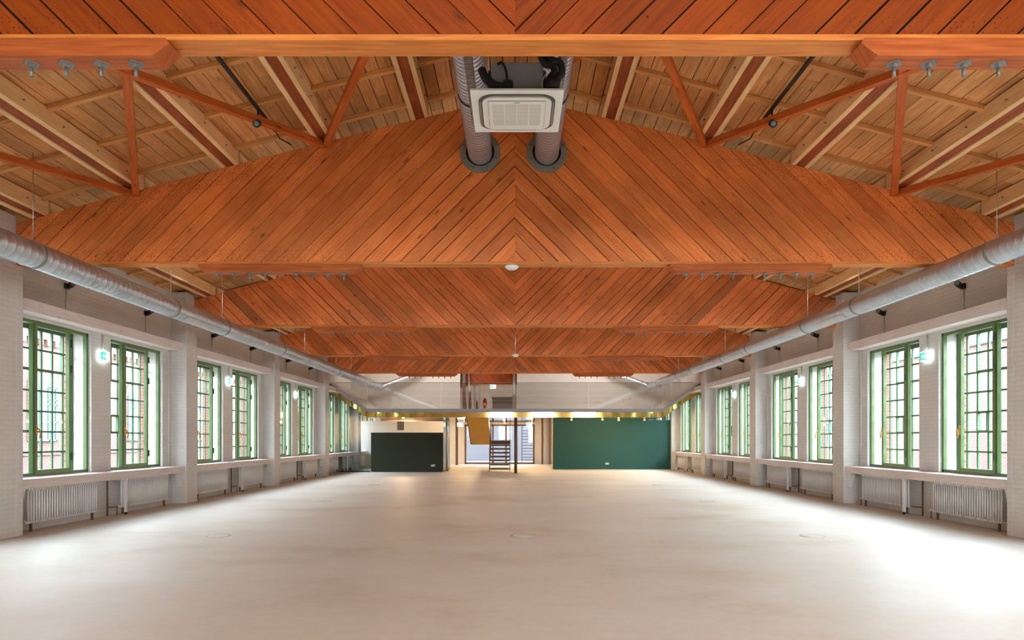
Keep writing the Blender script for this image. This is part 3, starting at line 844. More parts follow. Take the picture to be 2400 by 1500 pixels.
# ------------------------------------------------------------------ central ducts, flanges, cassette unit
for s, cx in ((-1, -0.55), (1, 0.50)):
    zc = H + 4.50
    r = empty('ceiling_duct', (cx, 6.0, zc), 'ribbed central duct passing through the truss %s' % ('flange nearer the green kiosk side' if s < 0 else 'flange nearer the green partition side'), 'ventilation duct', 'pair of ducts beside the cassette unit')
    O = r.location.copy()
    b = MB(); ribs(b, (cx, 5.3, zc), (cx, 10.98, zc), 0.187, 0.085, 28, 0.005); b.build('duct_pipe', M['duct'], r, origin=O)
    b = MB(); b.tube([(cx, 8.85, zc), (cx, 8.89, zc)], 0.196, 28); b.build('clamp_ring', M['black'], r, origin=O)
    fl = empty('duct_flange', (cx, 10.78, zc + 0.02), 'round grey bolted flange on the truss around the duct, %s' % SIDE[s], 'flange', 'steel flanges around the central ducts')
    b = MB(); b.disc_ring((cx, zc + 0.02), 0.225, 0.32, 10.755, 10.798, 40); b.build('flange_plate', M['greysteel'], fl, origin=fl.location)
    for k in range(8):
        t = PI / 8 + k * PI / 4; x_, z_ = cx + 0.275 * math.cos(t), zc + 0.02 + 0.275 * math.sin(t)
        b = MB(); b.tube([(x_, 10.757, z_), (x_, 10.735, z_)], 0.014, 6); b.tube([(x_, 10.74, z_), (x_, 10.70, z_)], 0.007, 6); b.build('bolt', M['bolt'], fl, origin=fl.location)
    # black disc, its colour giving the shade of the hole behind the flange
    b = MB(); b.tube([(cx, 10.790, zc + 0.02), (cx, 10.797, zc + 0.02)], 0.226, 32); b.build('dark_opening', M['black'], fl, origin=fl.location)

AX, AY0, AY1, AZ = 0.02, 6.86, 7.80, H + 3.50
r = empty('cassette_air_conditioner', (AX, 7.33, AZ), 'white square ceiling cassette air conditioner hanging between the two central ducts', 'air conditioner')
O = r.location.copy()
def rrect(cx, cy, hx, hy, rad, n_=6):
    P = []
    for (sx_, sy_, a0) in ((1, 1, 0), (-1, 1, 90), (-1, -1, 180), (1, -1, 270)):
        for k in range(n_ + 1):
            t = math.radians(a0 + 90 * k / n_); P.append((cx + sx_ * (hx - rad) + rad * math.cos(t), cy + sy_ * (hy - rad) + rad * math.sin(t)))
    return P
fz = lambda a, c, d: (a, c, d)
cyy = (AY0 + AY1) / 2
b = MB(); b.prism(rrect(AX, cyy, 0.475, 0.47, 0.012), fz, AZ, AZ + 0.022); b.build('face_panel', M['acwhite'], r, origin=O, bevel=0.004)
b = MB(); b.prism(rrect(AX, cyy, 0.40, 0.395, 0.16), fz, AZ - 0.001, AZ - 0.006); b.build('air_slot', M['vent'], r, origin=O)
b = MB()
for a in (0, 1, 2, 3):
    c_, s_ = math.cos(a * PI / 2), math.sin(a * PI / 2)
    p0 = (AX + c_ * 0.382 - s_ * -0.25, cyy + s_ * 0.378 + c_ * -0.25, AZ - 0.008); p1 = (AX + c_ * 0.382 - s_ * 0.25, cyy + s_ * 0.378 + c_ * 0.25, AZ - 0.008)
    b.beam(p0, p1, 0.022, 0.01)
b.build('louvre_flap', M['greysteel'], r, origin=O)
b = MB(); b.prism(rrect(AX, cyy, 0.362, 0.36, 0.13), fz, AZ - 0.002, AZ - 0.022); b.build('centre_panel', M['acwhite'], r, origin=O, bevel=0.004)
b = MB(); gy = cyy + 0.0
b.prism(rrect(AX, gy, 0.30, 0.30, 0.01), fz, AZ - 0.0225, AZ - 0.025); g = b.build('grille_edge', M['vent'], r, origin=O)
b = MB(); b.prism(rrect(AX, gy, 0.297, 0.297, 0.01), fz, AZ - 0.0235, AZ - 0.029); g = b.build('intake_cover', M['acwhite'], r, origin=O)
b = MB()
for k in range(4):
    x0 = AX - 0.255 + k * 0.13
    for q in range(22):
        y = gy - 0.24 + q * 0.0215; b.box(x0, x0 + 0.118, y, y + 0.0185, AZ - 0.031, AZ - 0.029)
b.build('grille_slats', M['acgrille'], r, origin=O)
b = MB(); b.box(AX - 0.03, AX + 0.03, gy - 0.277, gy - 0.268, AZ - 0.0305, AZ - 0.029); b.build('maker_mark', M['vent'], r, origin=O)
b = MB(); b.box(AX - 0.30, AX + 0.30, 7.04, 7.74, AZ + 0.03, AZ + 0.30); b.build('lower_housing', M['vent'], r, origin=O, bevel=0.01)
b = MB(); b.box(AX - 0.27, AX + 0.27, 7.0, 7.7, AZ + 0.06, AZ + 0.36); b.build('unit_body', plain('unit_grey', rgb(160, 158, 156), 0.5), r, origin=O, bevel=0.01)
b = MB(); b.tube(curve([(AX - 0.36, 7.0, AZ + 0.28), (AX - 0.33, 6.98, AZ + 0.2), (AX - 0.27, 6.97, AZ + 0.13), (AX - 0.19, 6.96, AZ + 0.09), (AX - 0.10, 6.98, AZ + 0.1)]), 0.042, 12); b.build('drain_hose', M['rubber'], r, origin=O)
b = MB(); b.tube([(AX - 0.09, 6.99, AZ + 0.05), (AX - 0.09, 6.97, AZ + 0.15)], 0.05, 12); b.build('hose_joint', M['rubber'], r, origin=O)
b = MB(); b.tube(curve([(AX - 0.20, 6.99, AZ + 0.33), (AX - 0.15, 6.975, AZ + 0.34), (AX - 0.11, 6.97, AZ + 0.25), (AX - 0.10, 6.97, AZ + 0.12)]), 0.012, 8); b.build('cable', M['rubber'], r, origin=O)
for k, (dx, dz) in enumerate(((0, 0), (0.075, 0.03))):
    b = MB(); X = AX + 0.27 + dx
    b.tube(curve([(X - 0.03, 6.96, AZ + 0.62), (X - 0.03, 6.95, AZ + 0.42), (X + 0.02, 6.94, AZ + 0.31 + dz), (X + 0.09, 6.94, AZ + 0.29 + dz), (X + 0.11, 6.94, AZ + 0.22), (X + 0.06, 6.95, AZ + 0.16), (X + 0.05, 6.96, AZ + 0.06)]), 0.036, 12)
    b.build('insulated_pipe', M['rubber'], r, origin=O)
b = MB(); b.tube([(AX + 0.36, 6.95, AZ + 0.05), (AX + 0.36, 6.95, AZ + 0.14)], 0.085, 14, rs=[0.07, 0.088]); b.build('pipe_wrap', M['rubber'], r, origin=O)
b = MB(); b.tube(curve([(AX + 0.26, 6.93, AZ + 0.02), (AX + 0.255, 6.93, AZ + 0.12), (AX + 0.29, 6.93, AZ + 0.2)]), 0.006, 6); b.build('white_wire', M['white'], r, origin=O)

r = empty('mounting_frame', (AX, 7.2, AZ + 0.45), 'galvanised slotted steel frame carrying the white cassette air conditioner', 'steel frame'); O = r.location.copy()
for x_ in (-0.50, 0.47):
    b = MB(); x1 = AX + x_ - 0.045
    b.box(x1, x1 + 0.006, 6.2, 8.4, AZ + 0.36, AZ + 0.42); b.box(x1 + 0.084, x1 + 0.09, 6.2, 8.4, AZ + 0.36, AZ + 0.42)
    for q in range(72): b.box(x1, x1 + 0.09, 6.2 + q * 0.0305, 6.2 + q * 0.0305 + 0.017, AZ + 0.36, AZ + 0.366)
    b.box(x1 + 0.003, x1 + 0.087, 6.2, 8.4, AZ + 0.414, AZ + 0.418, mi=1)
    b.build('slotted_rail', [M['steel'], M['black']], r, origin=O)
for y_ in (6.55, 8.0):
    b = MB(); b.box(AX - 0.55, AX + 0.52, y_, y_ + 0.04, AZ + 0.43, AZ + 0.47); b.build('cross_rail', M['steel'], r, origin=O)
for x_ in (-0.33, 0.33):
    for y_ in (6.57, 8.02):
        b = MB(); b.tube([(AX + x_, y_, AZ + 0.46), (AX + x_, y_, ztop(0.3) + 0.2)], 0.008, 6); b.build('threaded_rod', M['steel'], r, origin=O)

# ------------------------------------------------------------------ lamp tracks under the roof
for s in (-1, 1):
    X = s * 3.66; z = ztop(3.66) + 0.12
    X = s * 3.62
    r = empty('lamp_track', (X, 8.2, z), 'black lamp track on the roof boards between the nearest trusses, %s' % SIDE[s], 'lamp track', 'black tracks with one spotlight each'); O = r.location.copy()
    b = MB(); b.box(X - 0.02, X + 0.02, 6.2, 10.3, z - 0.02, z + 0.02, u='y'); b.build('track_rail', M['black'], r, origin=O)
    b = MB(); b.tube([(X, 10.3, z), (X - s * 0.0, 10.5, z - 0.03), (X - s * 0.1, 10.75, z - 0.02)], 0.01, 6); b.build('feed_cable', M['black'], r, origin=O)
    b = MB(); p = Vector((X, 9.62, z - 0.17)); b.tube([p + Vector((0, 0, 0.16)), p], 0.014, 8)
    q0 = p + Vector((s * 0.02, 0.07, 0.02)); q1 = p + Vector((-s * 0.01, -0.09, -0.08)); b.tube([q0, q1], 0.055, 16); h = b.build('lamp_head', M['black'], r, origin=O)
    b = MB(); d = (q1 - q0).normalized(); b.tube([q1, q1 + d * 0.004], 0.03, 16); b.build('lens', M['lampglass'], h, origin=O)

# ------------------------------------------------------------------ detectors
b = MB(); b.tube([(-0.05, 10.90, H + 2.755), (-0.05, 10.90, H + 2.735), (-0.05, 10.90, H + 2.70)], 0.1, 24, rs=[0.11, 0.11, 0.07]); tag(b.build('smoke_detector', M['detector'], origin=(-0.05, 10.90, H + 2.70)), 'round white smoke detector under the bottom chord of the duct-pierced truss', 'smoke detector')
r = empty('presence_sensor', (0.01, 23.0, H + 2.8), 'small white sensor on a rod beneath the third truss from the front', 'sensor'); O = r.location.copy()
r.location = (0.01, 17.05, H + 2.0); O = r.location.copy()
b = MB(); b.tube([(0.01, 17.05, H + 2.12), (0.01, 17.05, H + 2.757)], 0.008, 6); b.build('rod', M['steel'], r, origin=O)
b = MB(); b.tube([(0.01, 17.05, H + 2.12), (0.01, 17.05, H + 2.09), (0.01, 17.05, H + 2.04)], 0.05, 14, rs=[0.03, 0.09, 0.05]); b.build('sensor_head', M['detector'], r, origin=O)

# ------------------------------------------------------------------ round floor boxes
k = 0
COLN = {-1: 'kiosk side row', 0: 'middle row', 1: 'green partition side row'}
for j, y in enumerate((10.92, 16.94, 22.9)):
    for q, x in ((-1, -4.74), (0, 0.13), (1, 4.76)):
        r = empty('floor_box', (x, y, 0), 'round flush floor box, %s from the camera in the %s' % (ORD[j], COLN[q]), 'floor box', 'round floor boxes')
        b = MB(); nn = 36
        def ringz(b, r0, r1, z0, z1):
            for k2 in range(nn):
                t0, t1 = 2 * PI * k2 / nn, 2 * PI * (k2 + 1) / nn
                P = [(r0 * math.cos(t0), r0 * math.sin(t0)), (r1 * math.cos(t0), r1 * math.sin(t0)), (r1 * math.cos(t1), r1 * math.sin(t1)), (r0 * math.cos(t1), r0 * math.sin(t1))]
                b.hexa([(a, c, z0) for a, c in P] + [(a, c, z1) for a, c in P], (Vector((1, 0, 0)), Vector((0, 1, 0)), Vector((0, 0, 1))), 0.5)
        ringz(b, 0.176, 0.190, 0.0005, 0.006); b.build('rim', M['steel'], r)
        b = MB(); b.tube([(0, 0, 0.0005), (0, 0, 0.004)], 0.168, 36); b.build('lid', M['floor'], r)

# ------------------------------------------------------------------ mezzanine
YB, YW = 30.4, 34.6
ZF, ZM, ZL = H + 1.33, H + 1.18, H + 0.94
r = empty('mezzanine', (0, YB, ZF), 'mezzanine with grey steel edge and brass cladding across the hall end', 'mezzanine'); O = r.location.copy()
XK, DZ = 6.58, 1.14
def prof(z0, z1):
    up = [(-8.26, z1 + DZ), (-XK, z1), (XK, z1), (8.26, z1 + DZ)]; lo = [(-8.26, z0 + DZ), (-XK, z0), (XK, z0), (8.26, z0 + DZ)]
    return [(lo[i], lo[i + 1], up[i + 1], up[i]) for i in range(3)]
def extr(name, z0, z1, y0, y1, mat):
    b = MB()
    for q in prof(z0, z1): b.prism(list(q), lambda a, c, d: (a, d, c), y0, y1, u=(1, 0))
    return b.build(name, mat, r, origin=O)
extr('steel_edge', ZM, ZF, YB, YB + 0.05, M['fascia'])
extr('brass_fascia', ZL, ZM - 0.002, YB + 0.012, YB + 0.03, M['brass'])
extr('brass_soffit', ZL, ZL + 0.012, YB + 0.03, 41.55, M['brass'])
extr('floor_slab', ZL + 0.06, ZF - 0.01, YB + 0.06, 41.55, M['plaster'])
gt = H + 2.49
xs_ = [-XK, -3.29, 0.0, 3.29, XK]
def gpanel(poly):
    b = MB(); b.prism(poly, lambda a, c, d: (a, d, c), YB + 0.02, YB + 0.032); b.build('glass_panel', M['bglass'], r, origin=O)
for i in range(4): gpanel([(xs_[i] + 0.008, ZF), (xs_[i + 1] - 0.008, ZF), (xs_[i + 1] - 0.008, gt), (xs_[i] + 0.008, gt)])
for s in (-1, 1):
    P = [(s * (XK + 0.008), ZF), (s * 8.22, ZF + DZ * 0.98), (s * 8.22, gt + 0.02), (s * (XK + 0.008), gt)]
    gpanel(P if s > 0 else P[::-1])
b = MB(); b.box(-7.95, 7.95, YB + 0.012, YB + 0.04, gt, gt + 0.018); b.build('cap_rail', M['greysteel'], r, origin=O)
b = MB(); b.tube([(0.03, YB + 0.25, 0), (0.03, YB + 0.25, ZL)], 0.066, 20); b.tube([(0.03, YB + 0.25, 0), (0.03, YB + 0.25, 0.01)], 0.12, 20)
tag(b.build('steel_column', M['brown'], origin=(0.03, YB + 0.25, 0)), 'slim brown round column under the mezzanine edge beside the stair', 'column')

# upper wall behind the balustrade (opening between x -2.77 and 0.09) and the green partition below
zf = ZF
b = MB(); hz = 7.6
def gable(b, x0, x1, z0, y0, y1):
    P = [(x0, z0), (x1, z0)]
    n_ = 8
    P += [(x0 + (x1 - x0) * k / n_, ztop(x0 + (x1 - x0) * k / n_) + 0.2) for k in range(n_, -1, -1)]
    b.prism(P, lambda a, c, d: (a, d, c), y0, y1, tone=.5)
gable(b, -8.26, -2.77, zf, YW, YW + 0.15); gable(b, 0.09, 8.26, zf, YW, YW + 0.15)
b.build('wall_upper_back', M['plaster'])['kind'] = 'structure'
b = MB(); b.box(1.92, 8.26, YW, YW + 0.12, 0, ZL); b.build('wall_green', M['tgreen'])['kind'] = 'structure'
b = MB(); b.box(1.92, 8.26, YW - 0.012, YW, 0, 0.09); b.build('baseboard_green', M['tgreen'])['kind'] = 'structure'
b = MB(); b.box(1.90, 1.918, YW - 0.01, Y1 - 0.1, 0, ZL); b.build('wall_brass_return', M['brass'])['kind'] = 'structure'
for (x0, z0, nm, lab, yw) in ((4.67, 0.29, 'wall_socket', 'ivory double socket low on the green partition', YW), ):
    r = empty(nm, (x0, yw, z0), lab, 'socket')
    b = MB(); b.box(-0.09, 0.09, -0.012, 0, -0.045, 0.045); b.build('cover_plate', M['ivory'], r)
    for q in (-0.043, 0.043):
        b = MB(); b.tube([(q, -0.0125, 0), (q, -0.014, 0)], 0.024, 16); b.build('outlet', M['vent'], r)

# upper level room seen through the opening
b = MB(); b.box(-2.65, -2.5, YW - 0.05, YW + 0.15, ZF, H + 3.4)
tag(b.build('dark_post', M['brown'], origin=(-2.6, YW, ZF)), 'dark upright post at the opening edge on the mezzanine', 'post')
for x_, lab in ((-2.33, 'thin bright vertical pipe beside the dark post on the mezzanine'), (-0.05, 'silver vertical pipe at the opening edge above the slim column')):
    b = MB(); rr = 0.04 if x_ < -1 else 0.075
    b.tube([(x_, YW + 0.05, ZF), (x_, YW + 0.05, H + 3.6)], rr, 16)
    if rr > .05: b.tube([(x_, YW + 0.05, ZF + 0.9), (x_, YW + 0.05, ZF + 0.94)], rr + 0.01, 16)
    tag(b.build('vertical_pipe', M['steel'], origin=(x_, YW, ZF)), lab, 'pipe')
b = MB(); b.tube([(-1.95, YW + 0.6, ZF), (-1.95, YW + 0.6, H + 3.6)], 0.17, 20)
tag(b.build('white_column', M['plaster'], origin=(-1.95, YW + .6, ZF)), 'thick white round column behind the mezzanine opening', 'column')
for x_, hh, wd in ((-2.45, 0.80, 0.22), (-2.2, 0.98, 0.16), (-1.86, 0.52, 0.14)):
    b = MB(); b.prism([(x_ - wd / 2, ZF), (x_ + wd / 2, ZF), (x_ + 0.03, ZF + hh), (x_ - 0.03, ZF + hh)], lambda a, c, d: (a, d, c), YW - 1.2, YW - 1.16)
    tag(b.build('guard_fin', M['dstair'], origin=(x_, YW - 1.2, ZF)), 'dark tapered metal fin, %s behind the mezzanine glass' % {0.80: 'broadest', 0.98: 'tallest', 0.52: 'shortest'}[hh], 'metal fin', 'dark fins behind the balustrade')
# far upper wall: door, sign, extinguisher
yy = Y1 - 0.02
r = empty('steel_cabinet', (-0.75, yy, ZF), 'low dark grey steel cabinet in the upper opening beside the fire extinguisher', 'cabinet')
b = MB(); b.box(-1.36, -0.16, yy - 0.5, yy - 0.02, ZF, ZF + 1.12); b.build('cabinet_body', M['vent'], r, origin=r.location, bevel=0.01)
b = MB(); b.box(-1.40, -0.12, yy - 0.53, yy - 0.02, ZF + 1.12, ZF + 1.17); b.build('top_panel', M['brown'], r, origin=r.location)
b = MB(); b.box(-0.32, -0.22, yy - 0.52, yy - 0.5, ZF + 0.98, ZF + 1.0); b.build('handle', M['steel'], r, origin=r.location)
o = copy_tree(sg); o.location = (-1.13, 34.92, H + 2.56); o.rotation_euler = (0, 0, PI / 2)
tag(o, 'glowing escape sign in the upper opening above the mezzanine', 'exit sign', 'escape signs at the hall end')
for x_, lab in ((-2.9, 'glowing escape sign under the mezzanine beside the brass stair underside'), (0.75, 'glowing escape sign under the mezzanine right of the slim column'.replace('right of', 'beyond'))):
    o = copy_tree(sg); o.location = (x_, 36.0, 2.20); o.rotation_euler = (0, 0, PI / 2); o.scale = (1, 1, 1)
    tag(o, lab, 'exit sign', 'escape signs at the hall end')
r = empty('fire_extinguisher', (-1.62, 36.5, ZF + 0.62), 'red fire extinguisher in the mezzanine opening below the escape sign', 'fire extinguisher')
b = MB(); b.tube([(0, 0, -0.32), (0, 0, 0.08), (0, 0, 0.14), (0, 0, 0.17)], 0.09, 18, rs=[0.09, 0.09, 0.06, 0.03]); b.build('cylinder_body', M['red_ext'], r)
b = MB(); b.box(-0.03, 0.05, -0.02, 0.02, 0.17, 0.22); b.build('valve_handle', M['black'], r)
b = MB(); b.tube([(0.03, 0, 0.18), (0.11, 0, 0.12), (0.12, 0, -0.15)], 0.012, 8); b.build('hose', M['black'], r)
b = MB(); b.box(-0.06, 0.06, -0.094, -0.086, -0.16, -0.06); b.build('paper_label', M['white'], r)

# ------------------------------------------------------------------ stair in two flights
r = empty('steel_stair', (-0.72, 32.1, 0), 'open steel stair up to the mezzanine with brass-clad upper flight', 'stair'); O = r.location.copy()
x0, x1 = -1.20, -0.24
nst = 8; rise = 1.46 / nst; going = 0.27; ys = 32.1
for k in range(nst):
    z = rise * (k + 1); y = ys + going * k
    b = MB(); b.box(x0 + 0.03, x1 - 0.03, y, y + 0.29, z - 0.03, z); b.box(x0 + 0.03, x1 - 0.03, y, y + 0.02, z - 0.085, z - 0.03); t = b.build('tread', M['dstair'], r, origin=O)
    b = MB(); b.box(x0 + 0.03, x1 - 0.03, y - 0.008, y + 0.02, z - 0.018, z + 0.008); b.build('nosing', M['tread'], t, origin=O)
for x_ in (x0, x1):
    b = MB(); b.beam((x_, ys - 0.05, 0.05), (x_, ys + going * nst + 0.05, 1.50), 0.03, 0.24); b.build('stringer', M['dstair'], r, origin=O)
    b = MB(); b.tube([(x_, ys, 0.1), (x_, ys, 1.0), (x_, ys + going * nst, 2.45)], 0.016, 8)
    for k in (2, 5, 8): b.tube([(x_, ys + going * k, rise * k + 0.05), (x_, ys + going * k, 1.0 + (1.45 / nst) * k)], 0.012, 8)
    b.build('handrail', M['dstair'], r, origin=O)
yl = ys + going * nst
b = MB(); b.box(-2.2, -0.24, yl, yl + 1.0, 1.28, 1.47); b.build('landing', M['dstair'], r, origin=O)
b = MB(); b.beam((-1.725, yl, 1.27), (-1.725, 31.3, 2.56), 0.95, 0.03); b.build('brass_underside', M['goldpanel'], r, origin=O)
for x_ in (-2.215, -1.235):
    b = MB(); b.beam((x_, yl, 1.38), (x_, 31.3, 2.70), 0.03, 0.26); b.build('stringer', M['white'] if x_ > -2 else M['dstair'], r, origin=O)
b = MB()
for k in range(8):
    y = yl - 0.34 * k; b.box(-2.2, -1.25, y - 0.3, y, 1.5 + 0.16 * k, 1.53 + 0.16 * k)
b.build('upper_treads', M['dstair'], r, origin=O)

# ------------------------------------------------------------------ glazed doors at the very back
r = empty('door_2', (-0.94, Y1, 0), kind='structure'); O = r.location.copy()
xs2 = [-3.02, -1.35, -0.55, 0.1, 1.14]
b = MB()
for x_ in xs2: b.box(x_ - 0.05, x_ + 0.06, Y1 - 0.02, Y1 + 0.08, 0, 2.42)
b.box(-3.02, 1.14, Y1 - 0.02, Y1 + 0.08, 0, 0.12); b.box(-3.02, 1.14, Y1 - 0.02, Y1 + 0.08, 2.32, 2.42)
b.build('door_frame', M['brown'], r, origin=O)
b = MB(); b.quadface((0, 1, 2, 3), [(0, 0)] * 4); b.v += [(-3.0, Y1 + 0.03, 0.1), (1.1, Y1 + 0.03, 0.1), (1.1, Y1 + 0.03, 2.35), (-3.0, Y1 + 0.03, 2.35)]
b.build('door_pane', M['glass'], r, origin=O)
b = MB(); b.box(-2.85, -2.82, Y1 - 0.08, Y1 - 0.04, 0.9, 1.5); b.build('door_handle', M['steel'], r, origin=O)
# outside the doors: entrance hall wall and an outer dark stair lattice
b = MB(); b.box(-6, 6, 47.3, 47.5, -0.2, 5); b.build('wall_outer_hall', plain('hall_grey', rgb(92, 95, 102), 0.8))['kind'] = 'structure'
b = MB()
for k in range(12): b.box(0.45, 1.25, 44.0, 44.03, 0.15 + k * 0.19, 0.19 + k * 0.19)
b.box(0.42, 0.47, 43.98, 44.05, 0, 2.45); b.box(1.22, 1.27, 43.98, 44.05, 0, 2.45)
tag(b.build('dark_ladder_rack', M['black'], origin=(0.85, 44, 0)), 'dark horizontal rungs behind the glazed rear doors', 'railing')

# tall dark post + white inner walls below
b = MB(); b.box(-3.50, -3.36, 40.2, 40.35, 0, ZL)
tag(b.build('dark_post', M['brown'], origin=(-3.43, 40.3, 0)), 'dark upright post on the floor between kiosk and glazed doors', 'post')
b = MB(); b.tube([(2.0 - 0.35, Y1 - 0.06, 0.0), (1.65, Y1 - 0.06, ZL)], 0.035, 10)
tag(b.build('rusty_pipe', M['red'], origin=(1.65, Y1 - .06, 0)), 'thin reddish vertical pipe on the rear wall by the green partition', 'pipe')

# ------------------------------------------------------------------ green kiosk
r = empty('kiosk', (-5.05, 31.9, 0), 'dark green box-shaped kiosk counter under the mezzanine', 'kiosk'); O = r.location.copy()
b = MB(); b.box(-6.73, -3.37, 31.9, 35.2, 0.02, 1.80); b.build('body', M['dgreen'], r, origin=O)
b = MB(); b.box(-6.74, -3.36, 31.885, 35.2, 1.80, 1.84); b.build('worktop', M['black'], r, origin=O)
b = MB(); b.box(-3.368, -3.35, 31.9, 35.2, 0.02, 1.80); b.build('gilded_side', plain('gilded_green', rgb(86, 86, 34), 0.3, 0.4), r, origin=O)
b = MB(); b.box(-3.36, -3.345, 31.95, 35.1, 1.84, ZL - 0.01); b.build('glass_screen', M['kglass'], r, origin=O)
b = MB(); b.tube([(-3.33, 33.4, 0), (-3.33, 33.4, ZL)], 0.035, 10); b.build('steel_tube', M['steel'], r, origin=O)
rs_ = empty('wall_socket', (-3.83, 31.9, 0.30), 'ivory double socket low on the front of the green kiosk', 'socket')
b = MB(); b.box(-0.09, 0.09, -0.012, 0, -0.045, 0.045); b.build('cover_plate', M['ivory'], rs_)
for q in (-0.043, 0.043):
    b = MB(); b.tube([(q, -0.0125, 0), (q, -0.014, 0)], 0.024, 16); b.build('outlet', M['vent'], rs_)
r = empty('glass_partition', (-7.5, 31.9, 0), 'clear glass partition on a black base between kiosk and window wall', 'glass partition'); O = r.location.copy()
b = MB(); b.box(-8.2, -6.75, 31.88, 31.94, 0, 0.05); b.build('base_rail', M['black'], r, origin=O)
b = MB(); b.box(-8.2, -6.75, 31.905, 31.915, 0.05, ZL - 0.01); b.build('glass_panel', M['glass'], r, origin=O)
b = MB(); b.box(-7.85, -7.80, 31.89, 31.93, 0.05, 0.8); b.build('rail_post', M['white'], r, origin=O)

# inner service wall behind the kiosk with vent, pendant track beam
b = MB(); b.box(-8.26, -3.6, 36.6, 36.72, 0, ZL); b.build('wall_kitchen', M['plaster'])['kind'] = 'structure'
b = MB(); b.box(-6.3, -5.95, 36.55, 36.6, H + 0.45, H + 0.95)
for k in range(7): b.box(-6.28, -5.97, 36.53, 36.55, H + 0.48 + k * 0.065, H + 0.51 + k * 0.065)
tag(b.build('air_vent', M['vent'], origin=(-6.1, 36.55, H + .7)), 'dark rectangular vent on the white wall above the kiosk', 'vent')
r = empty('linear_pendant', (-5, 33.8, H + 0.88), 'long dark linear lamp beam under the brass soffit above the kiosk', 'pendant lamp'); O = r.location.copy()
b = MB(); b.box(-6.66, -3.25, 33.75, 33.83, H + 0.86, H + 0.935); b.build('beam_body', M['brown'], r, origin=O)
b = MB(); b.box(-6.6, -3.3, 33.77, 33.81, H + 0.853, H + 0.86); b.build('diffuser', M['ivory'], r, origin=O)

# warm downlights below the mezzanine
WARM = (1.0, 0.70, 0.40)
for i, (x_, y_) in enumerate(((2.65, 32.0), (4.05, 31.6), (4.95, 32.6), (6.05, 31.9), (-0.6, 38.2), (-5.4, 33.0), (-2.6, 34.8), (0.9, 36.4))):
    nm = ['first from the brass return', 'second from the brass return', 'third from the brass return', 'fourth from the brass return',
          'in front of the glazed doors', 'above the kiosk', 'beside the upper stair flight', 'beyond the slim column'][i]
    r = empty('ceiling_downlight', (x_, y_, ZL), 'small warm downlight in the brass soffit, ' + nm, 'downlight', 'warm downlights in the brass soffit')
    b = MB(); b.tube([(0, 0, 0.0), (0, 0, -0.07)], 0.045, 16); b.build('housing', M['goldpanel'], r)
    b = MB(); b.tube([(0, 0, -0.07), (0, 0, -0.078)], 0.036, 16); b.build('lamp_disc', M['lampwarm'], r)
    p = point('downlight_lamp', (x_, y_, ZL - 0.15), 20 if i < 4 else 60, WARM, 0.05)
area('mezzanine_uplight', (-4.2, 31.0, H + 3.9), (-4.2, 34.6, H + 2.0), 3.0, 0.3, 36, (1.0, 0.95, 0.9))  # added fill without a fixture, hidden by the last truss, brightens the upper wall
area('mezzanine_uplight', (4.2, 31.0, H + 3.9), (4.2, 34.6, H + 2.0), 3.0, 0.3, 36, (1.0, 0.95, 0.9))  # matching added fill for the other half of the upper wall
point('upper_room_lamp', (-1.4, 38.0, H + 3.3), 55, (1.0, 0.93, 0.85), 0.2)  # unseen light added to brighten the room behind the opening
point('kitchen_lamp', (-6.0, 40.0, 2.2), 60, WARM, 0.1)

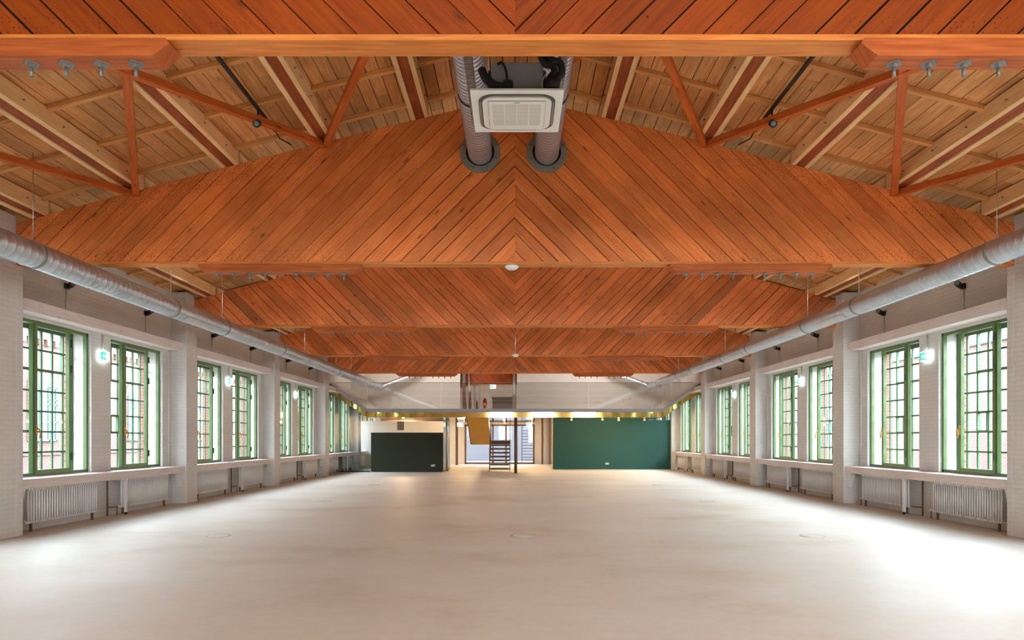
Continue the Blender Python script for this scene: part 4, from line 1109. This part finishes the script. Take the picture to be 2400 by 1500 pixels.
# ------------------------------------------------------------------ courtyards
b = MB(); b.box(-60, -8.95, -30, 90, -0.5, -0.3); b.box(8.95, 60, -30, 90, -0.5, -0.3); b.box(-8.95, 8.95, -40, Y0 - 0.5, -0.5, -0.3)
b.build('ground', M['concrete'])['kind'] = 'structure'
def arch(n_=12, w_=0.75, z0=1.45, zs=3.75, rise=0.6):
    P = [(-w_, z0), (w_, z0), (w_, zs)]
    for k in range(1, n_): 
        t = PI * k / n_; P.append((w_ * math.cos(t), zs + rise * math.sin(t)))
    P.append((-w_, zs)); return P
r = empty('brick_building', (-20, 20, 0), 'pale red brick building with arched windows across the courtyard beyond the kiosk side windows', 'building'); O = r.location.copy()
b = MB(); b.wbox(-24, -20, -12, 80, -0.4, 9.0); b.build('brick_wall', M['brick_x'], r, origin=O)
b = MB(); b.box(-24, -19.7, -12, 80, 9.0, 9.25); b.box(-24, -19.88, -12, 80, 6.5, 6.62); b.box(-24, -19.85, -12, 80, 7.0, 7.15); b.box(-24, -19.88, -12, 80, 5.75, 5.9); b.box(-24, -19.93, -12, 80, 0.85, 0.98)
for k in range(180): b.box(-20, -19.85, -11 + k * 0.5, -10.75 + k * 0.5, 5.5, 5.75)
b.build('cornice', M['brick_x'], r, origin=O)
for k in range(13):
    y = -6.1 + 7.0 * k - 0.0
    f = lambda a, c, d: (d, y + a, c)
    b = MB(); b.prism(arch(12, 0.92, 1.45, 3.75, 0.78), f, -19.99, -19.93); wf = b.build('arch_surround', M['brick_r'], r, origin=O)
    b = MB(); b.prism(arch(), f, -19.95, -19.91); b.build('window_glass', M['exglass'], wf, origin=O)
    b = MB()
    for x_ in (-0.72, -0.25, 0.25, 0.72): b.box(-19.91, -19.87, y + x_ - 0.035, y + x_ + 0.035, 1.45, 3.8)
    for z in (1.48, 2.25, 3.0, 3.2, 3.72): b.box(-19.91, -19.87, y - 0.75, y + 0.75, z - 0.03, z + 0.03)
    b.build('window_bars', M['exframe'], wf, origin=O)
r = empty('brick_warehouse', (19, 20, 0), 'dull red brick building with plain windows across the yard beyond the green partition side', 'building'); O = r.location.copy()
b = MB(); b.wbox(19, 24, -12, 80, -0.4, 5.4); b.build('brick_wall', M['brick_x'], r, origin=O)
b = MB(); b.box(18.85, 24, -12, 80, 5.4, 5.6); b.build('cornice', M['exframe'], r, origin=O)
for k in range(14):
    y = -4 + 5.6 * k
    b = MB(); b.box(18.95, 18.99, y - 0.6, y + 0.6, 1.2, 3.4); wf = b.build('window_glass', M['exglass'], r, origin=O)
    b = MB()
    for q in (-0.6, 0, 0.6): b.box(18.9, 18.95, y + q - 0.04, y + q + 0.04, 1.2, 3.4)
    for z in (1.2, 2.5, 3.4): b.box(18.9, 18.95, y - 0.64, y + 0.64, z - 0.04, z + 0.04)
    b.build('window_bars', M['exframe'], wf, origin=O)
